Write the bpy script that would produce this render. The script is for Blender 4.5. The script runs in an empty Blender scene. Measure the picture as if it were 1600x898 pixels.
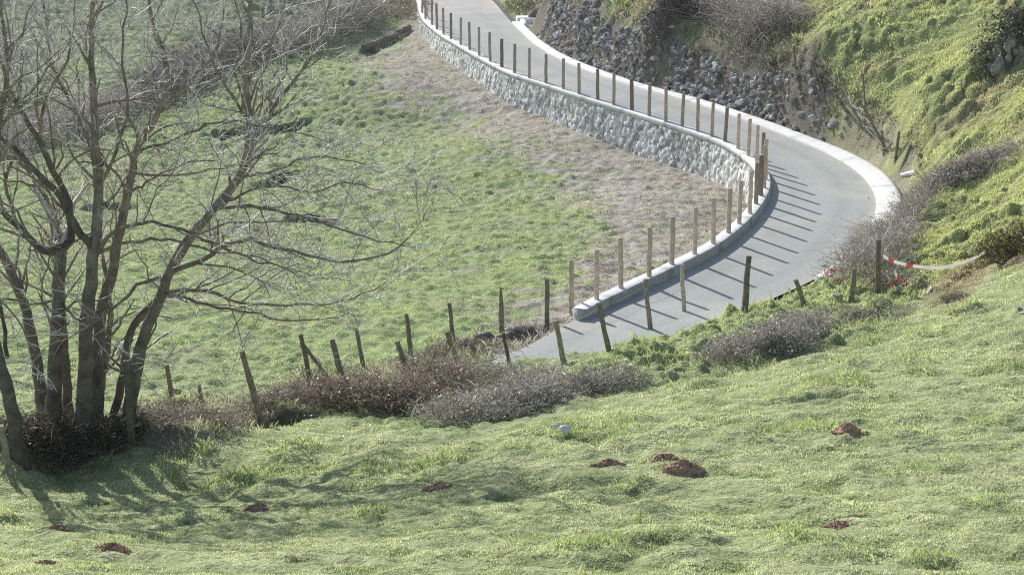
import bpy, math, random
import numpy as np
random.seed(7); RNG = np.random.default_rng(7)
F = 2900.0; TH = math.radians(16); CT, ST = math.cos(TH), math.sin(TH)
COL = bpy.context.scene.collection

# ------------------------------------------------------------------ camera maths
def P(px, py, d):
    v = (449 - py) / F
    return np.array([(px - 800) / F * d, d * (CT + v * ST), d * (v * CT - ST)])
def Pz(px, py, z):
    v = (449 - py) / F
    return P(px, py, z / (v * CT - ST))
def proj(x, y, z):
    d = y * CT - z * ST; yc = y * ST + z * CT
    return 800 + F * x / d, 449 - F * yc / d
RY = np.array([-50, 20, 28, 34, 40, 50, 68, 84, 98, 115, 140, 400.])
RZ = np.array([-10.2, -10.2, -10.8, -11.35, -11.8, -12.0, -12.3, -12.75, -13.4, -14.2, -14.6, -14.6])
def roadz(y): return np.interp(y, RY, RZ)
def road_hit(px, py, up=0.0):
    z = -12.0
    for _ in range(40):
        p = Pz(px, py, z); z = 0.5 * z + 0.5 * (float(roadz(p[1])) + up)
    return Pz(px, py, z)
def resample(pts, step):
    pts = np.array(pts, float)
    # catmull-rom then even spacing
    q = np.vstack([2 * pts[0] - pts[1], pts, 2 * pts[-1] - pts[-2]]); out = []
    for i in range(1, len(q) - 2):
        for t in np.linspace(0, 1, 12, endpoint=False):
            a, b, c, d = q[i - 1], q[i], q[i + 1], q[i + 2]
            out.append(.5 * ((2 * b) + (-a + c) * t + (2 * a - 5 * b + 4 * c - d) * t * t + (-a + 3 * b - 3 * c + d) * t ** 3))
    out.append(q[-2]); out = np.array(out)
    s = np.r_[0, np.cumsum(np.linalg.norm(np.diff(out, axis=0), axis=1))]
    n = max(2, int(round(s[-1] / step)) + 1); t = np.linspace(0, s[-1], n)
    return np.stack([np.interp(t, s, out[:, k]) for k in range(out.shape[1])], 1)
def smooth(a, n):
    a = a.copy()
    for _ in range(n): a[1:-1] = .25 * a[:-2] + .5 * a[1:-1] + .25 * a[2:]
    return a
def side(poly):
    t = np.gradient(poly[:, :2], axis=0); t /= np.linalg.norm(t, axis=1)[:, None] + 1e-9
    return np.stack([t[:, 1], -t[:, 0]], 1)          # to the right of travel
# ------------------------------------------------------------------ noise
def _h(ix, iy, s):
    n = (ix.astype(np.int64) * 374761393 + iy.astype(np.int64) * 668265263 + s * 974634777) & 0xffffffff
    n = ((n ^ (n >> 13)) * 1274126177) & 0xffffffff
    return ((n ^ (n >> 16)) & 0xffffff) / float(0xffffff)
def vn(x, y, s=0):
    ix = np.floor(x); iy = np.floor(y); fx = x - ix; fy = y - iy
    fx = fx * fx * (3 - 2 * fx); fy = fy * fy * (3 - 2 * fy)
    a, b, c, d = _h(ix, iy, s), _h(ix + 1, iy, s), _h(ix, iy + 1, s), _h(ix + 1, iy + 1, s)
    return (a + (b - a) * fx) * (1 - fy) + (c + (d - c) * fx) * fy
def fbm(x, y, sc, o=4, s=0, g=.5):
    t = 0; a = 1; n = 0
    for k in range(o):
        c, d = math.cos(k * 1.3 + s), math.sin(k * 1.3 + s)
        xx, yy = (x * c - y * d) / sc + 17.3 * k, (x * d + y * c) / sc - 9.1 * k
        t = t + a * vn(xx, yy, s * 7 + k); n += a; a *= g; sc *= .5
    return t / n
def worley(x, y, sc, s=0):
    x = x / sc; y = y / sc; ix = np.floor(x); iy = np.floor(y)
    best = np.full(np.shape(x), 9.); b2 = np.full(np.shape(x), 9.); idv = np.zeros(np.shape(x))
    for dx in (-1, 0, 1):
        for dy in (-1, 0, 1):
            cx, cy = ix + dx, iy + dy
            jx = cx + .15 + .7 * _h(cx, cy, s + 11); jy = cy + .15 + .7 * _h(cx, cy, s + 23)
            d = np.hypot(x - jx, y - jy); r = _h(cx, cy, s + 37)
            m = d < best
            b2 = np.where(m, best, np.minimum(b2, d)); idv = np.where(m, r, idv); best = np.where(m, d, best)
    return best, b2, idv
def sst(x, a, b):
    t = np.clip((x - a) / (b - a), 0, 1); return t * t * (3 - 2 * t)
def polydist(x, y, pl, closed=False):
    """distance to polyline, index parameter of nearest point, side sign (+ right of travel)"""
    pl = np.asarray(pl, float); best = np.full(x.shape, 1e9); sp = np.zeros(x.shape); sg = np.ones(x.shape)
    n = len(pl) if closed else len(pl) - 1
    for i in range(n):
        a = pl[i]; b = pl[(i + 1) % len(pl)]; d = b - a; L = d @ d + 1e-12
        rx, ry = x - a[0], y - a[1]
        t = np.clip((rx * d[0] + ry * d[1]) / L, 0, 1)
        e = np.hypot(rx - t * d[0], ry - t * d[1]); m = e < best
        best = np.where(m, e, best); sp = np.where(m, i + t, sp)
        sg = np.where(m, np.where(rx * d[1] - ry * d[0] > 0, 1., -1.), sg)
    return best, sp, sg
def inpoly(x, y, pl):
    pl = np.asarray(pl, float); r = np.zeros(x.shape, bool); n = len(pl); j = n - 1
    for i in range(n):
        a, b = pl[i], pl[j]
        c = ((a[1] > y) != (b[1] > y)) & (x < (b[0] - a[0]) * (y - a[1]) / (b[1] - a[1] + 1e-12) + a[0])
        r ^= c; j = i
    return r
# ------------------------------------------------------------------ road lines
KERB_PX = [(640, -45), (650, -20), (656, 4), (660, 20), (666, 31), (683, 46), (705, 61), (734, 78), (766, 96), (804, 114), (853, 130),
           (905, 147), (959, 164), (1014, 181), (1066, 197), (1112, 213), (1133, 221), (1153, 232), (1169, 243), (1183, 255), (1192, 268),
           (1196, 281), (1194, 294), (1189, 306), (1181, 319), (1171, 332), (1155, 348), (1138, 362), (1114, 380), (1085, 396), (1050, 412),
           (1014, 430), (970, 449), (932, 467), (905, 482)]
KUP = .24
K3 = smooth(resample([road_hit(a, b, KUP) for a, b in KERB_PX], .25), 12)       # kerb / wall top centre line (travel = towards the camera)
_tail = [road_hit(a, b) for a, b in [(868, 516), (820, 543), (775, 562), (742, 574)]]
IN3 = smooth(resample(list(K3[::6]) + _tail, .25), 10)                            # valley side edge of the carriageway
OUT_PX = [(712, -45), (742, -20), (768, 0), (786, 20), (800, 36), (814, 50), (836, 70), (870, 91), (930, 116), (1000, 139), (1060, 155), (1100, 167),
          (1150, 184), (1200, 202), (1250, 222), (1300, 244), (1340, 269), (1362, 294), (1370, 320), (1362, 350), (1342, 380), (1312, 408), (1272, 437)]
_o = [road_hit(a, b) for a, b in OUT_PX]
_offs = side(IN3)
_k = [i for i in range(len(IN3)) if IN3[i, 1] < 42.6 and i > len(K3) * .6]
_near = []
for i in _k[::8]:
    w = np.interp(IN3[i, 1], [24, 34, 38, 42], [2.0, 2.1, 2.5, 3.0])
    q = IN3[i, :2] - _offs[i] * w; _near.append(np.array([q[0], q[1], roadz(q[1])]))
SGN = 1
# travel is toward camera; the carriageway lies to one side: test with the bend
def _mid(): pass
_t = np.array(_o[14][:2]); _dd, _sp, _sg = polydist(np.array([_t[0]]), np.array([_t[1]]), IN3[:, :2])
RS = float(_sg[0])                                                               # sign of the carriageway side
if RS > 0:
    _near = []
    for i in _k[::8]:
        w = np.interp(IN3[i, 1], [24, 34, 38, 42], [2.0, 2.1, 2.5, 3.0])
        q = IN3[i, :2] + _offs[i] * w; _near.append(np.array([q[0], q[1], roadz(q[1])]))
_near = [p for p in _near if p[0] < _o[-1][0] - .8 and p[1] < _o[-1][1]]
OUT3 = smooth(resample(_o + _near, .25), 10); OUT3[:, 2] = roadz(OUT3[:, 1])
OS = -side(OUT3) if RS < 0 else side(OUT3)
# gutter widths along OUT3 by image position of the outer edge
def gw(i):
    px, py = proj(*OUT3[i]); 
    if i > len(OUT3) * .5 and py > 325: return float(np.interp(py, [325, 360, 440, 470], [.66, .5, .3, .25]))
    return float(np.interp(px, [800, 1000, 1250, 1340, 1380], [.42, .42, .5, .68, .7]))
GW = np.array([gw(i) for i in range(len(OUT3))])
GOUT = OUT3.copy(); GOUT[:, :2] += OS * GW[:, None]
ROADPOLY = np.vstack([IN3[:, :2], GOUT[::-1, :2]])
# wall height along K3
_kpx = np.array([proj(*p)[0] for p in K3]); _imax = int(np.argmax(_kpx))
WH = np.array([np.interp(_kpx[i], [658, 668, 690, 720, 820, 905, 1000, 1100, 1196], [.25, .45, .65, .8, .95, 1.05, 1.2, 1.15, 1.0]) if i < _imax else
               np.interp(_kpx[i], [905, 1060, 1150, 1196], [.16, .22, .5, 1.0]) for i in range(len(K3))])
WH = smooth(WH, 20)
WHI = np.interp(np.arange(len(IN3)), np.arange(len(K3)), WH, right=0.0)           # both use .25 spacing from the same start
# bank height along the outer edge
_opx = np.array([proj(*p)[0] for p in GOUT]); _opy = np.array([proj(*p)[1] for p in GOUT]); _jmax = int(np.argmax(_opx))
BH = np.array([np.interp(_opx[i], [770, 815, 850, 950, 1100, 1250, 1330, 1400], [0, .35, .8, 1.4, 1.6, 1.2, .8, .5]) if i < _jmax else
               np.interp(_opy[i], [320, 360, 420, 470], [.5, .5, .35, .25]) for i in range(len(GOUT))])
BH = smooth(BH, 12)
SCARPS = []
def detail(x, y):
    d1, s1, g1 = polydist(x, y, IN3[::2, :2]); h = np.interp(s1 * 2, np.arange(len(IN3)), WHI)
    d2, s2, g2 = polydist(x, y, GOUT[::2, :2]); b = np.interp(s2 * 2, np.arange(len(GOUT)), BH)
    off_in = (g1 != RS); 
    z = np.where(off_in, -h * np.exp(-(d1 / 5.) ** 2), 0.)
    off_out = (g2 == RS)
    z = z + np.where(off_out & ~off_in, b * sst(d2, -.05, 1.25) * np.exp(-np.clip(d2 - 1.25, 0, 99) / 5.), 0.)
    return z
# ------------------------------------------------------------------ terrain control points: pixel, pixel, height
CP = [(100,898,-6.8),(800,898,-6.9),(1500,898,-6.9),(-500,898,-6.6),(2200,898,-6.4),
      (100,800,-9.15),(500,810,-8.4),(800,800,-7.8),(1100,800,-7.75),(1500,800,-7.5),(2200,760,-7.0),(-500,800,-8.6),
      (100,738,-9.7),(250,738,-9.55),(500,735,-9.1),(800,735,-8.5),(1100,735,-8.3),(1500,735,-8.1),
      (60,700,-9.35),(210,698,-9.35),(420,672,-9.8),(600,675,-9.95),(700,680,-9.5),(820,680,-9.0),(1000,640,-9.3),(1200,610,-9.2),(1500,610,-8.9),
      (-300,700,-9.4),(-700,640,-10.5),(600,620,-10.6),(760,640,-10.2),(900,610,-10.4),(1010,590,-10.4),(1100,560,-10.5),(1200,550,-10.4),(1350,530,-10.2),
      (880,567,-11.1),(950,547,-11.15),(1016,521,-11.2),(1068,494,-11.25),(1163,488,-11.15),(1100,480,-11.3),(1257,478,-11.1),(1330,470,-11.0),(1373,458,-10.9),
      (1290,446,-11.4),(1290,500,-10.6),(1450,480,-10.35),(1600,450,-9.6),(1500,440,-10.6),
      (1410,400,-11.3),(1480,350,-11.3),(1560,400,-10.6),(1600,300,-10.2),(1500,300,-10.9),(2200,250,-7.5),
      (1440,300,-11.4),(1500,200,-10.2),(1400,200,-10.7),(1600,200,-9.5),(1500,100,-9.0),(1350,100,-9.6),(1600,50,-8.0),(1500,0,-7.8),(1350,0,-8.4),(1500,-150,-5.6),(2200,0,-5),
      (1250,120,-10.4),(1200,60,-9.9),(1200,0,-9.2),(1000,58,-10.6),(1000,0,-9.8),(900,40,-11.2),(870,0,-11.0),(830,20,-12.1),(1000,-150,-6.5),(800,-150,-9),
      (265,632,-10.8),(316,640,-10.7),(480,597,-11.1),(568,576,-11.35),(640,552,-11.6),(705,531,-11.7),(783,517,-11.7),(855,508,-11.8),(893,490,-11.85),
      (400,640,-10.5),(540,605,-10.9),(330,665,-10.2),(722,583,-11.2),
      (100,600,-11.1),(100,500,-12.1),(400,500,-12.1),(400,400,-13.1),(100,400,-13.3),(700,450,-12.35),(700,400,-12.8),(900,400,-12.45),(850,460,-12.05),(1000,400,-12.35),(1080,350,-12.7),
      (400,300,-13.9),(100,300,-14.0),(700,300,-13.5),(900,300,-13.3),(1000,300,-13.05),(400,200,-14.3),(700,200,-14.1),(100,200,-14.4),
      (400,100,-14.2),(600,100,-14.4),(200,150,-14.3),(620,60,-14.1),(560,40,-13.6),(450,50,-13.6),(200,50,-13.1),(200,0,-12.2),(500,0,-12.8),(600,0,-13.4),(200,-100,-9.6),(600,-100,-11.5),(-500,200,-13.5),(-500,500,-12.3),(-500,0,-11)]
CPT = [Pz(*c) for c in CP]
CPT += [np.array(v, float) for v in [(0,2,-1.75),(-14,4,-4.2),(14,4,-1.2),(-40,22,-11),(40,20,-3.5),(60,60,-2),(-70,80,-12),(90,140,14),(10,150,2),(-70,150,4),(0,230,14),(-90,230,14),(90,230,24)]]
for i in range(0, len(IN3), 10): CPT.append(np.array([IN3[i,0], IN3[i,1], roadz(IN3[i,1])]))
for i in range(0, len(GOUT), 10): CPT.append(np.array([GOUT[i,0], GOUT[i,1], roadz(GOUT[i,1])]))
CPT = np.array(CPT)
# image-space distances keep the far field as smooth as the near: warp (x,y)->(x/y', log y)
def warp(x, y): yy = np.maximum(y, 3) + 12; return x / yy * 2.2, np.log(yy) * 2.0
def tps_fit(X, Y, Z, lam=2e-4):
    n = len(X); r = np.hypot(X[:, None] - X[None], Y[:, None] - Y[None]); K = np.where(r > 0, r * r * np.log(r + 1e-12), 0) + lam * np.eye(n)
    Pm = np.stack([np.ones(n), X, Y], 1); A = np.block([[K, Pm], [Pm.T, np.zeros((3, 3))]])
    return np.linalg.solve(A, np.r_[Z, 0, 0, 0])
_wx, _wy = warp(CPT[:, 0], CPT[:, 1])
_cd = detail(CPT[:, 0], CPT[:, 1]); _nroad = len(range(0, len(IN3), 10)) + len(range(0, len(GOUT), 10)); _cd[-_nroad:] = 0
W = tps_fit(_wx, _wy, CPT[:, 2] - _cd)
def tps(x, y):
    X, Y = warp(x, y); out = W[-3] + W[-2] * X + W[-1] * Y
    for i in range(len(_wx)):
        r2 = (X - _wx[i]) ** 2 + (Y - _wy[i]) ** 2; out = out + W[i] * .5 * r2 * np.log(r2 + 1e-12)
    return out
# ------------------------------------------------------------------ terrain grid
U0, U1 = (-120 - 800) / F, (1720 - 800) / F
ucore = np.arange(-100, 1701, 3.0)
ul = -100 - np.cumsum(3.0 * 1.06 ** np.arange(1, 66)); ur = 1700 + np.cumsum(3.0 * 1.06 ** np.arange(1, 66))
US = (np.r_[ul[::-1], ucore, ur] - 800) / F
YS = np.r_[np.exp(np.linspace(math.log(2.5), math.log(12.5), 50, endpoint=False)), np.exp(np.linspace(math.log(12.5), math.log(125), 1080, endpoint=False)), np.exp(np.linspace(math.log(125), math.log(260), 50))]
NU, NY = len(US), len(YS)
GU, GY = np.meshgrid(US, YS)
GX = GU * GY / CT
# base
zb = np.zeros(GX.shape)
# coarse evaluate of tps for speed, then interpolate
cu = np.linspace(0, NU - 1, 260).round().astype(int); cy = np.linspace(0, NY - 1, 420).round().astype(int)
ZC = tps(GX[np.ix_(cy, cu)], GY[np.ix_(cy, cu)])
t1 = np.array([np.interp(np.arange(NU), cu, r) for r in ZC])
zb = np.array([np.interp(np.arange(NY), cy, t1[:, j]) for j in range(NU)]).T
det = detail(GX, GY)
inroad = inpoly(GX, GY, ROADPOLY)
dIN, sIN, gIN = polydist(GX, GY, IN3[::2, :2]); dGO, sGO, gGO = polydist(GX, GY, GOUT[::2, :2])
Z = zb + det
# masks in picture space of the bare surface (they colour the ground where it stands)
PX, PY = proj(GX, GY, Z)
nA = fbm(GX, GY, 1.6, 4, 3); nB = fbm(GX, GY, .5, 3, 5); nC = fbm(GX, GY, 6, 3, 8)
def mask(pl, soft=10, amp=30, noise=None):
    n1 = (nA - .5) * amp * 2 + (nB - .5) * amp
    x = PX + n1; y = PY + n1 * .5
    d, _, _ = polydist(x, y, pl, True); ins = inpoly(x, y, pl)
    return sst(np.where(ins, d, -d), -soft, soft)
FGLINE = [(-900,640),(-300,700),(0,742),(60,728),(200,708),(300,700),(420,668),(560,664),(680,690),(800,672),(900,645),(1000,612),(1100,588),(1200,572),(1300,535),(1420,470),(1500,440),(1600,420),(2400,300),(2400,1500),(-900,1500)]
m_fg = mask(FGLINE, 6, 8)
m_right = mask([(1215,-60),(1245,60),(1300,120),(1400,190),(1440,250),(1400,330),(1360,400),(1330,470),(1420,470),(1500,440),(1600,420),(2600,300),(2600,-800),(1215,-800)], 8, 10)
m_soil = mask([(640,40),(595,70),(560,110),(600,150),(680,190),(760,215),(820,250),(880,300),(925,350),(915,400),(880,450),(840,480),(800,510),(760,540),(800,560),(905,500),(1000,460),(1230,400),(1230,240),(1100,200),(900,130),(760,80),(680,30)], 14, 24)
m_bank = mask([(790,-40),(840,60),(900,110),(1000,140),(1200,205),(1330,250),(1400,310),(1450,300),(1440,250),(1400,190),(1320,140),(1260,90),(1225,0),(1225,-300),(790,-300)], 6, 10)
m_band = mask([(150,690),(280,712),(330,700),(420,665),(520,640),(620,600),(700,590),(760,570),(860,530),(880,505),(800,512),(700,530),(600,570),(480,600),(380,625),(260,635),(180,650)], 8, 14)
m_hedgeTL = mask([(-900,300),(0,230),(120,200),(250,150),(350,90),(420,100),(520,60),(600,60),(640,40),(660,20),(640,-60),(480,-60),(400,10),(260,80),(100,160),(-900,230)], 14, 26)
m_farTL = mask([(-900,225),(100,155),(260,75),(400,5),(440,-900),(-900,-900)], 10, 12)
m_near_bank = mask([(880,580),(950,560),(1016,530),(1070,500),(1163,470),(1260,452),(1330,440),(1420,465),(1300,540),(1180,575),(1000,605),(900,600)], 8, 8)
nF = fbm(GX, GY, .6, 4, 81); m_soil = mask([(640,40),(595,70),(560,110),(600,150),(680,190),(760,215),(820,250),(880,300),(925,350),(915,400),(880,450),(840,480),(800,510),(760,540),(800,560),(905,500),(1000,460),(1230,400),(1230,240),(1100,200),(900,130),(760,80),(680,30)], 75, 24)
m_soil = (sst(m_soil, .01, .12) * (1 - m_fg)) * np.where(dIN < 1.0, sst(m_soil, .2, .5), sst(m_soil + (nF - .5) * 1.6 + (nB - .5) * .5, .2, .85))
# ---- scarps: small cut banks that face the camera
def scarp(pxs, h, wid, zoff=0):
    pl = np.array([hit0(a, b)[:2] for a, b in pxs])
    d, s, g = polydist(GX, GY, pl)
    # camera side = smaller y at the same x : decide by comparing with the line's own y
    order = np.argsort(pl[:, 0]); yl = np.interp(GX, pl[order, 0], pl[order, 1])
    near = GY < yl
    ends = sst(GX, pl[order[0], 0] - .3, pl[order[0], 0] + .6) * (1 - sst(GX, pl[order[-1], 0] - .6, pl[order[-1], 0] + .3))
    w = ends * np.exp(-(d / wid) ** 2)
    jag = .6 + .8 * nB
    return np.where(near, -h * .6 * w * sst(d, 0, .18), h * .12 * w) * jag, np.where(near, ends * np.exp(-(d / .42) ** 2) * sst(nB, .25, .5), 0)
def zlook(x, y, ZZ):
    u = x / y * CT
    fu = np.interp(u, US, np.arange(NU)); fy = np.interp(y, YS, np.arange(NY))
    iu = np.clip(fu.astype(int), 0, NU - 2); iy = np.clip(fy.astype(int), 0, NY - 2); a = fu - iu; b = fy - iy
    return (ZZ[iy, iu] * (1 - a) + ZZ[iy, iu + 1] * a) * (1 - b) + (ZZ[iy + 1, iu] * (1 - a) + ZZ[iy + 1, iu + 1] * a) * b
_D = np.exp(np.linspace(math.log(11), math.log(160), 2600))
def hit_on(px, py, ZZ):
    v = (449 - py) / F; x = (px - 800) / F * _D; y = _D * (CT + v * ST); z = _D * (v * CT - ST)
    below = z < zlook(x, y, ZZ)
    i = int(np.argmax(below)) if below.any() else len(_D) - 1
    return np.array([x[i], y[i], float(zlook(x[i:i+1], y[i:i+1], ZZ)[0])])
ZT = np.where(inroad, roadz(GY) - .1, Z)
def hit0(px, py): return hit_on(px, py, ZT)
m_dark = np.zeros(GX.shape)
for pl, h, wd in [([(725,536),(760,532),(800,524),(840,514),(870,505)], .32, .5), ([(330,215),(370,207),(420,205),(485,190)], .7, .9),
                  ([(160,675),(240,684),(300,694)], .35, .6), ([(330,668),(400,664),(460,652),(500,646)], .35, .5),
                  ([(405,290),(440,275),(475,270)], .5, 1.0), ([(120,325),(170,320),(215,325)], .4, .9), ([(440,345),(500,340),(540,352)], .3, .9), ([(560,84),(600,70),(640,52)], .45, .8)]:
    a, b = scarp(pl, h, wd); Z = Z + a; m_dark = np.maximum(m_dark, b)
# ---- relief
w1, w2, wid = worley(GX + (nA - .5) * .5 + (nB - .5) * .4, GY * 1.0 + (nA - .5) * .5 + (fbm(GX, GY, .4, 3, 6) - .5) * .4, .37, 3)
dome = np.sqrt(np.clip(1 - (w1 / .62) ** 2, 0, 1)) * (.25 + 1.0 * wid)
v1, v2, vid = worley(GX + (nB - .5) * .2, GY * .8, .34, 9); dome2 = np.clip(1 - v1 * 1.2, 0, 1) * (.2 + vid)
terr = fbm(GX * .55, GY * 1.5 + GX * .5, 1.0, 3, 12)
patch = sst(nC, .42, .6)
Z += m_right * (dome * (.3 + 1.3 * nB) * .19 * sst(nA + .3 * nB, .30, .75) + dome2 * .05 + (terr - .5) * .45) * sst(dGO, .2, 1.2)
Z += m_bank * (dome * .18 + dome2 * .12 + (nA - .5) * .35 + (nB - .5) * .3) * sst(dGO, .1, .8)
mead = (1 - m_fg) * (1 - m_right) * (1 - m_bank) * (1 - m_soil)
Z += mead * ((nA - .5) * .10 + dome2 * .10 + (nB - .5) * .12 + patch * dome * .06) * sst(dIN, .1, .8)
rough_far = mead * sst(PY, 330, 180) * (1 - m_farTL) * sst(700 - PX, 0, 260)
Z += rough_far * (dome * .12 + (terr - .5) * .3)
Z += m_soil * ((nB - .5) * .16 + dome2 * .09) * sst(dIN, .1, .6)
w3, _, w3i = worley(GX, GY, 1.15, 31)
tus = np.clip(1 - w3 * 2.0, 0, 1) * (w3i > .62)
fgl = fbm(GX + .4 * nA, GY, .34, 4, 21)
Z += m_fg * ((fgl - .5) * .13 + (nA - .5) * .12 + tus * .11 + dome2 * .035)
Z += m_near_bank * (dome * .11 + dome2 * .08) * sst(dGO, .1, .6)
Z += m_band * ((nB - .5) * .22 + (nA - .5) * .3)
# explicit lumps (pixel, pixel, radius, height)
LUMPS = [(1085,472,.42,.26),(1107,470,.3,.16),(1212,460,.3,.14),(1098,522,.3,.28),(1080,548,.28,.26),(1028,578,.34,.28),(1050,570,.3,.2),(1010,560,.4,.2),(985,548,.5,.15),
         (1235,622,.32,.12),(1290,606,.5,.12),(1490,470,.3,.2),(1500,488,.22,.15),(820,710,.3,.1),(790,705,.3,.1),(940,680,.5,.10),(960,770,.3,.1),(985,820,.25,.06),
         (1010,850,.3,.12),(820,850,.25,.08),(510,745,.5,.08),(450,752,.5,.08),(350,764,.5,.08),(10,812,.22,.12),(1450,880,.4,.1),(560,872,.2,.05),(1540,790,.3,.08),(1370,512,.35,.16),
         (1405,395,.4,.3),(1235,675,.4,.06),(700,720,.4,.06),(265,690,.5,.14),(290,702,.4,.12),(235,688,.4,.12)]
m_lump = tus * m_fg * 1.2 * (w3i > .8)
for a, b, r, h in LUMPS:
    c = hit0(a, b); dd = np.hypot((GX - c[0]) * .8, GY - c[1]) + (nB - .5) * r * 1.4 + (nA - .5) * r
    wl = np.clip(1 - (dd / r) ** 2, 0, 1); Z += h * .6 * wl * (.6 + .8 * nB); m_lump = np.maximum(m_lump, wl * 1.5)
m_lump = np.clip(m_lump + m_near_bank * .25, 0, 1)
_gp = np.array([proj(*p) for p in GOUT]); _di = int(np.argmax(_gp[:, 1] > 40)); DC = GOUT[_di] .copy(); DC[:2] += OS[_di] * .6
_dd = np.hypot(GX - DC[0], (GY - DC[1]) * .75); Z = np.where(_dd < 1.9, np.minimum(Z, roadz(GY) - .25 + 3.0 * np.clip(_dd - 1.1, 0, 9)), Z)
# molehill dips handled as objects; road cut
Z = np.where(inroad, roadz(GY) - .12, Z)
edge = (~inroad) & (gGO == RS) & (dGO < .5) & (gIN == RS)
Z = np.where(edge, np.minimum(Z, np.interp(dGO, [0, .5], [0, 1]) * (Z - roadz(GY)) + roadz(GY) - .02), Z)
# valley side of the wall: ground stays below the wall foot line near the kerb
kd, ks, kg = polydist(GX, GY, K3[::2, :2]); kside = (kg != RS) & (kd < .5) & (dIN < .6)
Z = np.where(kside, np.minimum(Z, roadz(GY) + KUP - np.interp(ks * 2, np.arange(len(K3)), WH) + .04), Z)
ZT = Z
def zat(x, y): return float(zlook(np.array([x], float), np.array([y], float), ZT)[0])
def hit(px, py): return hit_on(px, py, ZT)
# ------------------------------------------------------------------ ground colour (linear albedo)
def C(*v): return np.array(v, float)
green = C(.215, .285, .085); pale = C(.36, .42, .20); lime = C(.25, .34, .055); olive = C(.26, .26, .12); straw = C(.42, .38, .24)
soil = C(.30, .25, .205); soild = C(.17, .14, .12); darkg = C(.07, .085, .04)
col = np.zeros(GX.shape + (3,)) + C(.39, .47, .21)
def mixc(m, c):
    global col
    m = m[..., None]; col = col * (1 - m) + np.asarray(c) * m
mixc(m_fg, C(.50, .545, .275))
mixc(m_right, C(.46, .49, .21)); mixc(m_farTL, C(.44, .47, .29)); mixc(m_bank, C(.36, .34, .22))
mixc(m_band, C(.33, .30, .23)); mixc(m_hedgeTL * .8, C(.28, .26, .20)); mixc(m_soil, C(.49, .45, .385))
mixc(m_soil * sst(nA, .42, .62) * .5, C(.39, .35, .295)); mixc(m_soil * sst(fbm(GX, GY, .3, 3, 61), .5, .72) * .6, C(.27, .22, .19)); mixc(m_soil * sst(fbm(GX, GY, .9, 3, 62), .55, .7) * .4, C(.33, .35, .2))
mixc(mead * sst(nC, .5, .75) * .5, C(.43, .44, .27)); mixc(mead * sst(nA, .5, .75) * .5, C(.38, .44, .15)); mixc(mead * sst(fbm(GX, GY, .35, 3, 71), .52, .7) * .45, C(.24, .29, .12)); mixc(mead * sst(fbm(GX, GY, 1.3, 3, 72), .55, .7) * .35, C(.40, .37, .27))
mixc(m_right * sst(fbm(GX, GY, 2.2, 3, 33), .52, .72) * .7, C(.42, .36, .22))
mixc(m_right * (1 - sst(dome, .0, .35)) * .45 * sst(nA + .3 * nB, .42, .8), C(.16, .17, .08)); mixc(m_right * sst(dome, .35, .9) * .5, C(.54, .57, .23))  # hollows darkened, dome tops lightened: shade and sunlit crowns put into the colour
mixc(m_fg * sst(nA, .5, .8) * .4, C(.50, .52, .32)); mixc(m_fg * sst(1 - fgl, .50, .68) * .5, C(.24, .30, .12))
mixc(m_near_bank * .6, C(.42, .45, .22))
mixc(mask([(1440,480),(1480,430),(1540,395),(1700,330),(1700,400),(1560,420),(1500,480)], 6, 8) * .7, C(.36, .28, .18))
bn = fbm(GX, GY, .45, 4, 91, .65); mixc(m_bank * sst(bn, .52, .66) * .5, C(.20, .18, .13)); mixc(m_bank * sst(1 - bn, .5, .62) * .55, C(.50, .46, .33)); mixc(m_bank * sst(fbm(GX, GY, 1.1, 3, 92), .42, .6) * .75, C(.40, .43, .19))
mixc(np.clip(m_dark, 0, 1) * .9, C(.10, .08, .065))  # dark soil of the scarp faces, with their shade painted in
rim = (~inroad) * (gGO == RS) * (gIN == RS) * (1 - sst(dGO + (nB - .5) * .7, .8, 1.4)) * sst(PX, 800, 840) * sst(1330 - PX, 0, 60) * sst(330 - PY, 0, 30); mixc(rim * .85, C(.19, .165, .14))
mixc(inroad.astype(float), C(.2, .18, .16))
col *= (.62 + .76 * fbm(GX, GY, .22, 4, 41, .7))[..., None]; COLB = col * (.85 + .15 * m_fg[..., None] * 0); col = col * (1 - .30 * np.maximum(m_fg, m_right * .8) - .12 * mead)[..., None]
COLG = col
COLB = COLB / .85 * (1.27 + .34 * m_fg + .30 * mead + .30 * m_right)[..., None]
def clook(x, y): return np.stack([zlook(x, y, COLB[..., k]) for k in range(3)], -1)

# ------------------------------------------------------------------ mesh / object helpers
def link(o): COL.objects.link(o); return o
def mesh_np(name, V, Fc, k, cols=None, smoothf=False):
    V = np.asarray(V, np.float32); Fc = np.asarray(Fc, np.int32); me = bpy.data.meshes.new(name)
    me.vertices.add(len(V)); me.vertices.foreach_set('co', V.ravel()); n = len(Fc)
    me.loops.add(n * k); me.loops.foreach_set('vertex_index', Fc.ravel()); me.polygons.add(n)
    me.polygons.foreach_set('loop_start', np.arange(0, n * k, k, dtype=np.int32)); 
    try: me.polygons.foreach_set('loop_total', np.full(n, k, np.int32))
    except Exception: pass
    if smoothf: me.polygons.foreach_set('use_smooth', np.ones(n, bool))
    me.update(calc_edges=True)
    if cols is not None:
        a = me.color_attributes.new('Col', 'FLOAT_COLOR', 'POINT'); cc = np.ones((len(V), 4), np.float32); cc[:, :3] = cols; a.data.foreach_set('color', cc.ravel())
    return me
def obj(name, me, mat, parent=None, label=None, cat=None, group=None, kind=None):
    o = link(bpy.data.objects.new(name, me))
    if mat and me: me.materials.append(mat)
    if parent: o.parent = parent
    tag(o, label, cat, group, kind); return o
def tag(o, label=None, cat=None, group=None, kind=None):
    if label: o['label'] = label
    if cat: o['category'] = cat
    if group: o['group'] = group
    if kind: o['kind'] = kind
    return o
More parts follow.
